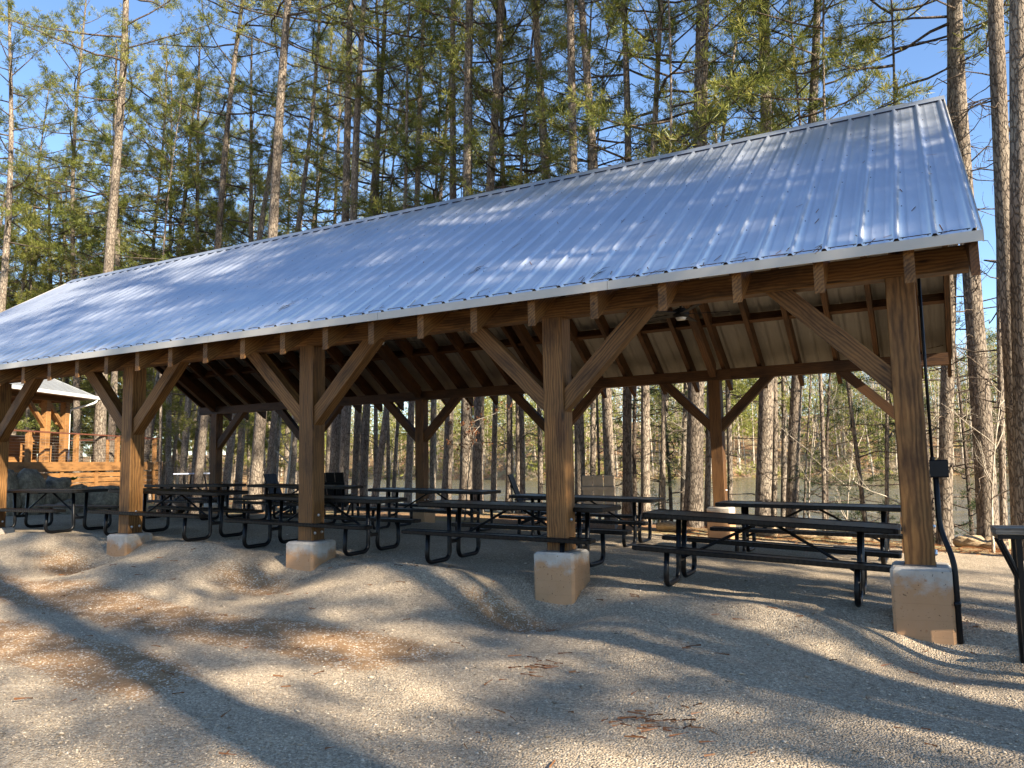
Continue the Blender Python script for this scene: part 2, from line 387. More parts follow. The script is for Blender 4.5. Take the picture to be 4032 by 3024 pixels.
_g = np.random.default_rng(11)
_tab = _g.random((128, 128))
def vnoise(x, y):
    xi = np.floor(x).astype(int); yi = np.floor(y).astype(int); fx = x - xi; fy = y - yi
    fx = fx * fx * (3 - 2 * fx); fy = fy * fy * (3 - 2 * fy)
    T = lambda a, b: _tab[a % 128, b % 128]
    return (T(xi, yi) * (1 - fx) + T(xi + 1, yi) * fx) * (1 - fy) + (T(xi, yi + 1) * (1 - fx) + T(xi + 1, yi + 1) * fx) * fy
def fbm(x, y, o=4):
    s = 0; a = 0.5
    for i in range(o): s = s + a * (vnoise(x * 2 ** i + 17 * i, y * 2 ** i + 5 * i) - 0.5); a *= 0.5
    return s

NEAR = ([-60, -30, -8, 0, 10, 20, 30, 35, 39, 41.5, 43], [19, 19, 20.5, 21.5, 23, 24.5, 29, 34, 42, 90, 400])
FARR = ([-60, 0, 25, 36, 43], [140, 135, 137, 175, 230])
LAKE_Z = -2.16
MOUNDS = [(-1.9, -0.5, 1.5, 1.15, 0.24), (-5.78, -0.5, 1.42, 1.0, 0.37), (-9.6, -0.5, 1.52, 1.05, 0.42), (-13.7, -0.5, 1.6, 1.05, 0.38), (-17.6, -0.5, 1.5, 1.0, 0.33)]
def ground_z(x, y, detail=True):
    x = np.asarray(x, float); y = np.asarray(y, float)
    floor = -0.47 - 0.0325 * np.clip(x, -12.5, 0.5) - 0.05 * np.clip(x - 0.5, 0, 4)
    floor = floor - 0.40 * sst(4.8, 8.8, y) - 0.06 * np.clip(y - 9, 0, 30) * 0.3
    floor = floor - 0.05 * np.clip(-x - 21, 0, 12)
    drive = -0.76 - 0.020 * np.clip(x, -20, 3) - 0.012 * np.clip(-y - 3, 0, 30) + 0.05 * fbm(x * 0.35, y * 0.35)
    edge = 0.15 * fbm(x * 0.8, y * 0.8)
    z = drive + (floor - drive) * sst(-0.9, 0.35, y + 0.6 * edge)
    for (mx, my, ax, ay, h) in MOUNDS:
        z = z + h * np.exp(-((np.abs(x - mx) / ax) ** 2.6) - (np.abs(y - my) / np.where(y > my, 0.43, ay)) ** 2.0)
    # bare hollows where the piers stand
    for px, dpx in ((-0.13, 0.15), (-3.88, 0.22), (-7.79, 0.13), (-11.76, 0.25), (-15.77, 0.2), (-19.65, 0.16)):
        z = z - dpx * np.exp(-((x - px) / 0.62) ** 2 - ((y + 0.45) / 0.60) ** 2)
    # lake basin and far shore, in polar form round the viewpoint
    dx, dy = x - 0.018, y + 8.277
    r = np.hypot(dx, dy); phi = np.degrees(np.arctan2(-dx, dy))
    rn = np.interp(phi, *NEAR) + 1.5 * fbm(phi * 0.15, r * 0.0); rf = np.interp(phi, *FARR) + 8 * fbm(phi * 0.35, r * 0)
    inlake = (phi > -60) & (phi < 43)
    bank = np.where(inlake, sst(-2.2, 2.5, r - rn), 0.0)
    out = sst(-6, 14, r - rf)
    hill = out * (1.3 + 0.15 * np.clip(r - rf, 0, 90))
    left = sst(80, 200, r) * (phi >= 43) * 6 
    z = z * (1 - bank) + bank * (-3.6)
    z = np.where(inlake, z * (1 - out) + out * (LAKE_Z - 0.1) + hill, z + left)
    if detail: z = z + 0.045 * fbm(x * 2.3, y * 2.3) + 0.022 * fbm(x * 6.1, y * 6.1, 3) + 0.35 * sst(12, 40, r) * fbm(x * 0.15, y * 0.15)
    return z

def gz(x, y): return float(ground_z(np.array([x]), np.array([y]))[0])

def axis(segs):
    out = []
    for a, b, s in segs: out += list(np.arange(a, b, s))
    out.append(segs[-1][1]); return np.array(out)
gx = axis([(-420, -120, 12), (-120, -45, 3.0), (-45, -22, 0.8), (-22, -13, 0.18), (-13, 4, 0.07), (4, 14, 0.5), (14, 60, 2.5), (60, 420, 15)])
gy = axis([(-160, -40, 12), (-40, -9, 1.5), (-9, -5.2, 0.3), (-5.2, 1.6, 0.06), (1.6, 12, 0.25), (12, 45, 0.9), (45, 200, 3), (200, 460, 15)])
X, Y = np.meshgrid(gx, gy, indexing='ij')
Z = ground_z(X, Y)
ny = len(gy)
idx = np.arange(X.size).reshape(X.shape)
quads = np.stack([idx[:-1, :-1], idx[1:, :-1], idx[1:, 1:], idx[:-1, 1:]], -1).reshape(-1, 4)
gm = mesh_np('ground', np.stack([X, Y, Z], -1).reshape(-1, 3), quads, M['ground'], smooth=True)
# what lies where: bare clay in the wheel tracks of the drive, straw litter beyond the pavilion
wob = 0.5 * fbm(X * 0.5, Y * 0.2)
track1 = np.exp(-((Y + 2.45 + 0.07 * (X + 7) + wob) / 0.50) ** 4); track2 = np.exp(-((Y + 3.95 + 0.07 * (X + 6) + wob) / 0.42) ** 4)
lane = np.maximum(track1 * sst(-3.2, -5.2, X), track2 * sst(-4.6, -6.4, X))
clay = 1.15 * lane + 0.75 * fbm(X * 0.9, Y * 0.9) + 0.10
clay = clay * sst(-0.75, -1.25, Y) 
for px in (-3.9, -7.8, -11.8, -15.8):
    clay = np.maximum(clay, 0.75 * np.exp(-((X - px + 0.2) / 0.9) ** 2 - ((Y + 0.75) / 0.5) ** 2))
straw = sst(9.2, 10.2, Y + 0.6 * fbm(X * 0.5, Y * 0.5)) 
straw = np.maximum(straw, sst(-25, -31, X + 2 * fbm(X * .2, Y * .2)))
straw = np.maximum(straw, sst(-14, -22, Y)); straw = np.maximum(straw, sst(7, 10, X))
for n_, a_ in (('clay', clay), ('straw', straw)):
    at_ = gm.attributes.new(n_, 'FLOAT', 'POINT'); at_.data.foreach_set('value', np.clip(a_, 0, 1).astype(np.float32).ravel())
tag(link(bpy.data.objects.new('ground', gm)), kind='structure')

# lake sheet
me = mesh_np('lake', [(-190, -4, LAKE_Z), (330, -4, LAKE_Z), (330, 330, LAKE_Z), (-190, 330, LAKE_Z)], np.array([[0, 1, 2, 3]]), M['water'])
tag(link(bpy.data.objects.new('lake', me)), 'muddy green lake behind the pavilion', 'lake', kind='structure')

# loose stones on the gravel, one mass
def stones():
    g = np.random.default_rng(5); N = 26000
    x = g.uniform(-13, 3.2, N * 4); y = -5.3 + 7.3 * g.random(N * 4) ** 1.15
    dx, dy = x - 0.018, y + 8.277
    dep = -0.471 * dx + 0.876 * dy; lat = 0.8796 * dx + 0.4752 * dy
    ok = (np.abs(lat / dep) < 0.70) & (g.random(N * 4) < np.clip(9.0 / dep ** 1.7, 0, 1))
    x, y = x[ok][:N], y[ok][:N]; n = len(x)
    z = ground_z(x, y)
    r = 0.0065 + 0.009 * g.random(n) ** 2.5 + 0.016 * (g.random(n) > 0.975) * g.random(n)
    base = np.array([(1, 0, 0), (-.5, .87, 0), (-.5, -.87, 0), (.3, .3, .8), (0, -.2, -.8), (.45, .6, .3)], float)
    tri = np.array([(0, 5, 3), (5, 1, 3), (1, 2, 3), (2, 0, 3), (5, 0, 4), (1, 5, 4), (2, 1, 4), (0, 2, 4)])
    a = g.uniform(0, 6.28, n); ca, sa = np.cos(a), np.sin(a)
    b = base[None] * (1 + g.uniform(-.35, .35, (n, 6, 3)))
    bx = b[..., 0] * ca[:, None] - b[..., 1] * sa[:, None]; by = b[..., 0] * sa[:, None] + b[..., 1] * ca[:, None]
    V = np.stack([bx * r[:, None] + x[:, None], by * r[:, None] * g.uniform(.55, 1, (n, 1)) + y[:, None], b[..., 2] * r[:, None] * .6 + z[:, None] + r[:, None] * .25], -1).reshape(-1, 3)
    F = (tri[None] + (np.arange(n) * 6)[:, None, None]).reshape(-1, 3)
    t = NT('loose_stone'); gm_ = t.n('ShaderNodeNewGeometry')
    c = t.ramp(gm_.outputs['Random Per Island'], [(0, (0.20, 0.158, 0.112)), (0.5, (0.40, 0.32, 0.23)), (0.85, (0.55, 0.445, 0.325)), (1, (0.70, 0.58, 0.44))])
    t.bsdf(c, 0.9, 0, None, 0.2)
    o = link(bpy.data.objects.new('loose_gravel', mesh_np('loose_gravel', V, F, t.m)))
    tag(o, 'loose grey crushed stones over the gravel drive and mounds', 'gravel', kind='stuff')
stones()

def straw_litter():
    """fallen pine needles and twigs on the drive and on the bank"""
    g = np.random.default_rng(8); n = 3200; k0 = 260
    x = np.concatenate([g.uniform(-12, 2.5, k0), g.uniform(-6, 9, n - k0)]); y = np.concatenate([g.uniform(-4.8, 0.2, k0), g.uniform(9.3, 17, n - k0)])
    dr = 60; x[:dr] = np.where(np.arange(dr) < 36, -1.75, -3.0) + g.normal(scale=0.22, size=dr); y[:dr] = np.where(np.arange(dr) < 36, -3.15, -2.3) + g.normal(scale=0.12, size=dr)
    a = g.uniform(0, 6.28, n); a[:dr] = g.normal(scale=0.5, size=dr); L = g.uniform(0.02, 0.07, n); L[k0:] *= 2.6; w = np.where(np.arange(n) < k0, 0.0016, 0.006)
    ex, ey = np.cos(a) * L, np.sin(a) * L; px, py = -np.sin(a) * w, np.cos(a) * w
    z = ground_z(x, y) + 0.012
    V = np.stack([np.stack([x - ex - px, y - ey - py, z], -1), np.stack([x + ex - px, y + ey - py, z + g.uniform(0, .03, n)], -1), np.stack([x + ex + px, y + ey + py, z + .012], -1), np.stack([x - ex + px, y - ey + py, z + .012], -1)], 1).reshape(-1, 3)
    F = np.arange(4 * n).reshape(-1, 4)
    o = link(bpy.data.objects.new('pine_straw', mesh_np('pine_straw', V, F, M['brown_leaf'])))
    tag(o, 'fallen brown pine needles on the drive and the lake bank', 'pine straw', kind='stuff')
straw_litter()

# ------------------------------------------------------------------ pavilion
PX = [0, -3.75, -7.658, -11.636, -15.64, -19.521]      # right faces of the front posts
PW = 0.26; BY = 8.681; BDX = -0.185; ZP = 2.755
Y0, Z0, YR, ZR = -0.64, 2.955, 4.47, 6.304              # roof surface: eave and ridge
SL = (ZR - Z0) / (YR - Y0); ANG = math.atan(SL)
XR, XL = 0.544, -20.69
pav = empty('picnic_pavilion', (0, 0, 0))
tag(pav, 'long open timber picnic pavilion with blue grey ribbed metal roof', 'pavilion')

pier_me = None
def post(x, y):
    global pier_me
    Mx = Matrix.Translation((x - PW / 2, y + PW / 2, 0.012)) @ Matrix.Rotation(-math.pi / 2, 4, 'Y') @ Matrix.Rotation(rnd.choice([0, 1, 2, 3]) * math.pi / 2, 4, 'X')
    return MB().cbox(0, ZP, -PW / 2, PW / 2, -PW / 2, PW / 2, 0.008).build('post', M['timber'] if y < 1 else M['timber_back_shaded'], pav, Mx), Mx
def pier(x, y, post_o, depth=1.35):
    """concrete footing pier with chamfered edges"""
    h = 0.255; c = 0.028
    P = [(-h + c, -h), (h - c, -h), (h, -h + c), (h, h - c), (h - c, h), (-h + c, h), (-h, h - c), (-h, -h + c)]
    mb = MB(); n = 8
    low = [(px, py, -depth) for px, py in P]; up = [(px, py, -c) for px, py in P]; top = [(px * (1 - c / h), py * (1 - c / h), 0) for px, py in P]
    mb.add(low + up + top, [tuple(reversed(range(8))), tuple(range(16, 24))] + [(i + k * 8, (i + 1) % n + k * 8, (i + 1) % n + (k + 1) * 8, i + (k + 1) * 8) for k in (0, 1) for i in range(8)])
    return mb.build('pier', M['concrete'], pav, Matrix.Translation((x - PW / 2, y + PW / 2, 0)))
def bolts(x, y, po, Mx):
    inv = Mx.inverted()
    mb = MB()
    for (dy, z) in ((0.13, 0.36), (0.06, 0.115), (0.20, 0.12)):
        mb.tube([(x, y + dy, z), (x + 0.012, y + dy, z), (x + 0.022, y + dy, z)], [0.021, 0.019, 0.009], 8)
    mb.build('bolt_heads', M['bolt'], po, inv)
    mb = MB(); mb.box(x - PW - 0.006, x + 0.006, y - 0.006, y + PW + 0.006, 0.002, 0.014)
    mb.build('base_plate', M['plate_steel'], po, inv)

BAYX = []
for i, x in enumerate(PX):
    for y, xx in ((0.0, x), (BY, x + BDX)):
        po, pm = post(xx, y); pier(xx, y, po); bolts(xx, y, po, pm)

# plates
for y in (0.012, BY + PW - 0.012 - 0.20):
    segs = [XR - 0.085, PX[1] + 0.05, PX[2] - 0.13, PX[3] - 0.13, PX[4] - 0.13, XL + 0.12]
    for a, b in zip(segs[:-1], segs[1:]):
        MB().cbox(0, a - b - 0.002, 0, 0.20, 0, 0.235, 0.006).build('plate_beam', M['timber'] if y < 1 else M['timber_shaded'], pav, Matrix.Translation((b, y, ZP + 0.013)))

# knee braces, 45 degrees
BT = 0.19
for i, x in enumerate(PX):
    for y, xx in ((0.035, x), (BY + 0.035, x + BDX)):
        for sgn in (-1, 1):
            if (i == 0 and sgn == 1) or (i == 5 and sgn == -1): continue
            x0 = xx if sgn == 1 else xx - PW
            za = 1.63; L = ZP - za + 0.012
            ta = BT * math.sqrt(2)
            pts = [(x0, za), (x0 + sgn * L, za + L), (x0 + sgn * (L - ta), za + L), (x0, za + ta)]
            # local: x along the brace
            Mx = frame((x0, y, za), (x0 + sgn * L, y, za + L), (0, 0, 1)); inv = Mx.inverted()
            mb = MB(); w = 0.17
            vs = [inv @ Vector((p[0], yy, p[1])) for yy in (y, y + w) for p in pts]
            mb.add(vs, [(0, 1, 2, 3), (7, 6, 5, 4), (0, 4, 5, 1), (1, 5, 6, 2), (2, 6, 7, 3), (3, 7, 4, 0)] if sgn == 1 else [(3, 2, 1, 0), (4, 5, 6, 7), (1, 5, 4, 0), (2, 6, 5, 1), (3, 7, 6, 2), (0, 4, 7, 3)])
            mb.build('knee_brace', M['timber'] if y < 1 else M['timber_shaded'], pav, Mx)

# rafters: plumb-cut tails, one mesh per rafter
def slope_z(y):
    return Z0 + SL * (y - Y0) if y <= YR else Z0 + SL * (2 * YR - Y0 - y)
RD = 0.30 / math.cos(ANG)        # plumb depth
GAP = 0.072
def rafter(xc, side, w=0.09, yt=-0.55, mat='timber_shaded', name='rafter', drop=0.0, ytop=None, depth=None):
    ytop = YR - 0.004 if ytop is None else ytop
    d = RD if depth is None else depth
    a = (yt, slope_z(yt) - GAP - drop); b = (ytop, slope_z(ytop) - GAP - drop)
    pts = [a, (a[0], a[1] - d), (b[0], b[1] - d), b]
    if side > 0: pts = [(2 * YR - p[0], p[1]) for p in pts]
    p0 = Vector((xc, pts[1][0], pts[1][1])); p1 = Vector((xc, pts[2][0], pts[2][1]))
    Mx = frame(p0, p1); inv = Mx.inverted()
    vs = [inv @ Vector((xx, p[0], p[1])) for xx in (xc - w / 2, xc + w / 2) for p in pts]
    mb = MB(); mb.add(vs, [(0, 1, 2, 3), (7, 6, 5, 4), (0, 4, 5, 1), (1, 5, 6, 2), (2, 6, 7, 3), (3, 7, 4, 0)])
    return mb.build(name, M[mat], pav, Mx)
xs = [-0.033 - 0.767 * k for k in range(27)]
xs = [x for x in xs if x > XL + 0.3]
for side in (-1, 1):
    for x in xs: rafter(x, side, mat='timber' if side < 0 else 'timber_shaded')
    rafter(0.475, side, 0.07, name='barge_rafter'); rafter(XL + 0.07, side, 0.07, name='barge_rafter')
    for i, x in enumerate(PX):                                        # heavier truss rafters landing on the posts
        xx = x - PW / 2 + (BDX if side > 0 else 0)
        rafter(xx + (0.0 if i else -0.0), side, 0.15, PW + 0.003, 'timber_shaded', 'truss_rafter', drop=RD + 0.002, ytop=YR - 0.004, depth=0.24 / math.cos(ANG))
# blocking between the rafters
for side in (-1, 1):
    for yb in (1.05, 2.55, 3.85):
        yy = yb if side < 0 else 2 * YR - yb
        n = Vector((0, (-1 if side < 0 else 1) * math.sin(ANG), math.cos(ANG)))
        p = Vector((XL + 0.12, yy, slope_z(yy) - GAP - 0.002)); 
        Mx = frame(p, p + Vector((1, 0, 0)), n)
        MB().box(0, XR - XL - 0.19, -0.045, 0.045, -0.19, 0).build('blocking', M['timber_shaded'], pav, Mx)
MB().box(0, XR - XL - 0.1, -0.03, 0.03, -0.36, 0).build('ridge_beam', M['timber_shaded'], pav, Matrix.Translation((XL + 0.05, YR, ZR - 0.05)))

# ribbed roof sheets
def roof_sheet(side):
    prof = []      # (x, height)
    x = XL
    pitch = 0.3048; nx = int((XR - XL) / pitch)
    start = XR - 0.36 - nx * pitch
    k = -2
    pts = [(XL, 0.0)]
    for i in range(-1, nx + 2):
        c = start + i * pitch
        for dx, h in ((-0.030, 0), (-0.013, 0.030), (0.013, 0.030), (0.030, 0), (0.084, 0), (0.093, 0.0028), (0.103, 0.0028), (0.112, 0), (0.193, 0), (0.202, 0.0028), (0.212, 0.0028), (0.221, 0)):
            if XL + 0.01 < c + dx < XR - 0.01: pts.append((c + dx, h))
    pts.append((XR, 0.0))
    pts = np.array(pts); n = len(pts)
    L = (YR - Y0) / math.cos(ANG)
    V = []
    for s in (0.0, L):
        V.append(np.stack([pts[:, 0], np.full(n, s), pts[:, 1]], -1))
    top = np.concatenate(V); bot = top - np.array([0, 0, 0.0012])
    Vv = np.concatenate([top, bot])
    i = np.arange(n - 1)
    F1 = np.stack([i, i + 1, n + i + 1, n + i], -1); F2 = np.stack([2 * n + n + i, 2 * n + n + i + 1, 2 * n + i + 1, 2 * n + i], -1)
    F3 = np.stack([i, 2 * n + i, 2 * n + i + 1, i + 1], -1)
    me = mesh_np('roof_sheet', Vv, np.concatenate([F1, F2, F3]), [M['roof'], M['roof_under']], np.concatenate([np.zeros(len(F1)), np.ones(len(F2)), np.zeros(len(F3))]))
    o = link(bpy.data.objects.new('roof_sheet', me), pav)
    x_ax = Vector((1, 0, 0)); y_ax = Vector((0, math.cos(ANG), math.sin(ANG)))
    if side > 0: y_ax = Vector((0, -math.cos(ANG), math.sin(ANG)))
    z_ax = Vector((0, -math.sin(ANG), math.cos(ANG))) if side < 0 else Vector((0, math.sin(ANG), math.cos(ANG)))
    m = Matrix((x_ax, y_ax, z_ax)).transposed().to_4x4()
    m.translation = (0, Y0 if side < 0 else 2 * YR - Y0, Z0)
    o.matrix_local = m
    # screws beside the ribs, in rows across the sheet
    mb = MB()
    for s in (0.055, 1.05, 2.35, 3.65, 4.9, L - 0.25):
        for q in range(-1, nx + 2):
            for dx in ((0.052, -0.052) if s < 0.2 else (0.052,)):
                c = start + q * pitch + dx
                if XL + 0.05 < c < XR - 0.03: mb.tube([(c, s, 0), (c, s, 0.004), (c, s, 0.010)], [0.007, 0.006, 0.004], 6)
    so = mb.build('screws', M['screw'], o)
    return o, start, nx, pitch
fr, rstart, rnx, rp = roof_sheet(-1); roof_sheet(1)
# ridge cap, with dark strips below it standing in for its shadow line
cp = [(-0.17, -0.17 * SL + 0.036), (0, 0.05), (0.17, -0.17 * SL + 0.036), (0.17, -0.17 * SL + 0.033), (0, 0.046), (-0.17, -0.17 * SL + 0.033)]
mb = MB(); mb.prism([(YR + a, ZR + b) for a, b in cp], XL - 0.01, XR + 0.012, 'x'); mb.build('ridge_cap', M['roof'], pav)
for s in (-1, 1):
    mb = MB(); mb.prism([(YR + s * 0.10, ZR - 0.10 * SL + 0.002), (YR + s * 0.15, ZR - 0.15 * SL + 0.002), (YR + s * 0.15, ZR - 0.15 * SL + 0.031), (YR + s * 0.10, ZR - 0.10 * SL + 0.031)], XL + 0.02, XR - 0.02, 'x'); mb.build('ridge_shadow_strip', M['ridge_shadow'], pav)
# eave trim: drip edge strips, one sheet length each, and rake trims
for s in (-1, 1):
    ye = Y0 - 0.003 if s < 0 else 2 * YR - Y0 + 0.003
    joints = [XR, -2.9, -5.98, -9.05, -12.4, -15.6, XL] if s < 0 else [XR, XL]
    for a, b in zip(joints[:-1], joints[1:]):
        mb = MB(); mb.prism([(ye, Z0 + 0.003), (ye, Z0 - 0.094), (ye + s * 0.012, Z0 - 0.094), (ye + s * 0.012, Z0 + 0.001)], b + 0.003, a - 0.002, 'x')
        mb.build('eave_trim', M['trim'], pav)
for x0 in (XR - 0.004, XL - 0.008):
    for s in (-1, 1):
        q = lambda y: y if s < 0 else 2 * YR - y
        mb = MB(); mb.prism([(q(Y0 + 0.01), Z0 - 0.10), (q(YR), ZR - 0.095), (q(YR), ZR + 0.03), (q(Y0 + 0.01), Z0 + 0.012)], x0, x0 + 0.012, 'x'); mb.build('rake_trim', M['trim'], pav)
# wooden sub-fascia behind the eave trim
for s in (-1, 1):
    ye = -0.56 if s < 0 else 2 * YR + 0.56
    mb = MB(); mb.box(0, XR - XL - 0.16, -0.018, 0.018, -0.03, 0.0)
    mb.build('sub_fascia', M['timber_shaded'], pav, Matrix.Translation((XL + 0.08, ye, slope_z(-0.56) - 0.003)))

# electric conduit and box on the right front post (moves with the pavilion)
mb = MB(); c = [(0.035, 0.075, 2.74), (0.035, 0.075, 0.985)]; mb.tube(c, 0.014, 8); mb.build('conduit', M['black_plastic'], pav, smooth=True)
mb = MB(); mb.cbox(-0.078, 0.078, -0.055, 0.055, -0.083, 0.083, 0.01); mb.tube([(-0.05, -0.01, 0.08), (-0.05, -0.01, 0.11)], 0.022, 10)
o = mb.build('junction_box', M['black_plastic'], pav, Matrix.Translation((0.085, 0.085, 0.905)) @ Matrix.Rotation(0, 4, 'Z'))
path = bend([(0.052, 0.075, 0.84), (0.052, 0.07, 0.36), (0.150, -0.06, 0.06), (0.150, -0.10, -0.95)], 0.12, 6)
mb = MB(); mb.tube(path, 0.026, 10); mb.tube([(0.150, -0.10, -0.33), (0.150, -0.10, -0.29)], 0.031, 10)
mb.build('flexible_conduit', M['black_plastic'], pav, smooth=True)

# ceiling fans with a lamp disc, hung under the ridge
def fan(p, label, rz):
    t = empty('ceiling_fan', p, (0, 0, rz)); tag(t, label, 'fan', 'ceiling fans hung under the ridge')
    mb = MB(); mb.tube([(0, 0, 0.02), (0, 0, ZR - 0.45 - p[2])], 0.02, 8); mb.build('rod', M['dull_black'], t)
    mb = MB(); mb.tube([(0, 0, -0.06), (0, 0, -0.02), (0, 0, 0.06), (0, 0, 0.1)], [0.10, 0.14, 0.14, 0.06], 16); mb.build('motor', M['dull_black'], t)
    mb = MB(); mb.tube([(0, 0, -0.10), (0, 0, -0.062)], [0.07, 0.09], 16); mb.build('lamp_disc', M['lamp_glass'], t)
    for k in range(5):
        Mx = Matrix.Rotation(k * 2 * math.pi / 5, 4, 'Z') @ Matrix.Rotation(0.18, 4, 'X')
        mb = MB(); mb.box(0.12, 0.80, -0.065, 0.065, -0.006, 0.006); mb.build('blade', M['dull_black'], t, Mx)
    return t
fan((-3.55, YR, 3.50), 'dark ceiling fan nearest the right end of the roof', 0.3)
fan((-9.95, YR, 3.66), 'dark ceiling fan with pale lamp disc under the middle of the ridge', 0.9)
fan((-15.9, YR, 3.70), 'dark ceiling fan far down the roof near its left end', 0.1)

# debris caught on the roof
def roof_pt(x, s): # s metres up the slope
    return Vector((x, Y0 + s * math.cos(ANG), Z0 + s * math.sin(ANG) + 0.012))
def twig(p, lab, seed):
    r = random.Random(seed); mb = MB()
    for k in range(5):
        a = r.uniform(-0.35, 0.35) + 0.9; L = r.uniform(0.10, 0.30)
        d = Vector((math.cos(a), math.sin(a) * math.cos(ANG), math.sin(a) * math.sin(ANG)))
        q = p + Vector((r.uniform(-.08, .08), 0, 0)) + Vector((0, math.cos(ANG), math.sin(ANG))) * r.uniform(-.1, .1)
        mb.tube([q - d * L * .5, q + Vector((0, -0.01, 0.012)), q + d * L * .5], [0.0015, 0.003, 0.001], 5)
    tag(mb.build('pine_twig', M['bark_dark']), lab, 'twig', 'pine twigs lying on the roof')
twig(roof_pt(-5.1, 1.15), 'clump of brown twigs lying on the lower middle of the roof', 1)
twig(roof_pt(-3.1, 0.28), 'small dark twig by the roof edge right of the second post', 2)
twig(roof_pt(-8.2, 0.75), 'long thin twig lying low on the roof above the third post', 3)

def roof_needles():
    g = np.random.default_rng(12); n = 240; V = []
    L_ = (YR - Y0) / math.cos(ANG)
    for k in range(n):
        s_ = 0.03 + 0.25 * g.random() if k < 110 else g.random() * L_ * 0.95
        p = roof_pt(g.uniform(XL + 0.3, XR - 0.2), s_); p.z -= 0.004
        a = g.normal(scale=0.6) + 1.2; l = g.uniform(0.04, 0.10); u = Vector((math.cos(a), math.sin(a) * math.cos(ANG), math.sin(a) * math.sin(ANG))); w_ = Vector((-math.sin(a), math.cos(a) * math.cos(ANG), math.cos(a) * math.sin(ANG))) * 0.0035
        V += [p - u * l - w_, p + u * l - w_, p + u * l + w_, p - u * l + w_]
    o = link(bpy.data.objects.new('fallen_needles', mesh_np('fallen_needles', np.array([tuple(v) for v in V]), np.arange(4 * n).reshape(-1, 4), M['brown_leaf'])))
    tag(o, 'brown pine needles scattered over the metal roof', 'needles', kind='stuff')
roof_needles()

# ------------------------------------------------------------------ picnic tables
TL = 2.66
def make_table():
    t = empty('picnic_table')
    def slab(x0, x1, y0, y1, z, th, r, name):
        pts = []
        for cx, cy, a0 in ((x1 - r, y1 - r, 0), (x0 + r, y1 - r, 90), (x0 + r, y0 + r, 180), (x1 - r, y0 + r, 270)):
            for k in range(5):
                a = rad(a0 + k * 22.5); pts.append((cx + r * math.cos(a), cy + r * math.sin(a)))
        n = len(pts); c = 0.008
        def ring(z, ins):
            return [(p[0] - math.copysign(min(ins, 99), p[0] - (x0 + x1) / 2), p[1] - math.copysign(ins, p[1] - (y0 + y1) / 2), z) for p in pts]
        rings = [ring(z - th, c), ring(z - th + c, 0), ring(z - c, 0), ring(z, c), ring(z, 0.03), ring(z - 0.006, 0.038)]
        mb = MB(); mb.add([p for rg in rings for p in rg], [tuple(reversed(range(n)))] + [(k * n + i, k * n + (i + 1) % n, (k + 1) * n + (i + 1) % n, (k + 1) * n + i) for k in range(5) for i in range(n)] + [tuple(range(5 * n, 6 * n))])
        return mb.build(name, M['mesh_metal'], t)
    slab(-TL / 2, TL / 2, -0.36, 0.36, 0.78, 0.055, 0.07, 'tabletop')
    for s in (-1, 1): slab(-TL / 2, TL / 2, min(s * 0.46, s * 0.70), max(s * 0.46, s * 0.70), 0.445, 0.05, 0.05, 'seat')
    for xe in (-1, 1):
        x = xe * (TL / 2 - 0.38)
        for s in (-1, 1):
            pth = bend([(x, s * 0.60, 0.40), (x, s * 0.625, 0.035), (x, s * 0.10, 0.035), (x, s * 0.13, 0.73)], 0.13, 6)
            mb = MB(); mb.tube(pth, 0.030, 12); mb.build('leg', M['black_metal'], t, smooth=True)
        mb = MB(); mb.box(x - 0.02, x + 0.02, -0.11, 0.11, 0.235, 0.285); mb.build('crossbar', M['black_metal'], t)
        mb = MB(); mb.tube([(x, 0, 0.26), (xe * 0.07, 0, 0.725)], 0.017, 8); mb.build('brace', M['black_metal'], t)
    mb = MB(); mb.box(-0.12, 0.12, -0.3, 0.3, 0.705, 0.724); mb.build('crossmember', M['black_metal'], t)
    return t
TABLES = [(-1.66, 0.66, 0.02, -0.403, -0.05, 'black picnic table nearest the right front post'),
          (-4.74, 0.58, -0.018, -0.262, -0.02, 'black picnic table behind the second front post from the right'),
          (-8.07, 0.66, 0.01, -0.185, -0.022, 'black picnic table behind the third front post from the right'),
          (-11.28, 0.62, 0.02, -0.085, -0.02, 'black picnic table behind the fourth front post, by the lit boulders'),
          (-14.93, 0.66, -0.005, -0.070, 0.0, 'black front row picnic table farthest left, before the lit deck'),
          (-1.57, 3.80, 0.0, -0.423, -0.02, 'black back row picnic table before the lake at the right'),
          (-5.28, 4.10, -0.02, -0.335, -0.025, 'black back row picnic table before the grey slatted lounge chair'),
          (-8.42, 4.10, -0.01, -0.213, -0.022, 'black back row picnic table in the middle of the pavilion'),
          (-11.62, 4.02, 0.005, -0.115, -0.02, 'black back row picnic table right of the utility cart'),
          (-14.95, 4.0, 0.0, -0.085, 0.0, 'black back row picnic table before the utility cart')]
t0 = make_table()
for i, (x, y, th, z, tl, lab) in enumerate(TABLES):
    t = t0 if i == 0 else copy_tree(t0)
    t.location = (x, y, z); t.rotation_euler = (0, math.atan(-tl), th)
    tag(t, lab, 'picnic table', 'black metal picnic tables in two rows')
for i, y in ((3, -0.055),): pass

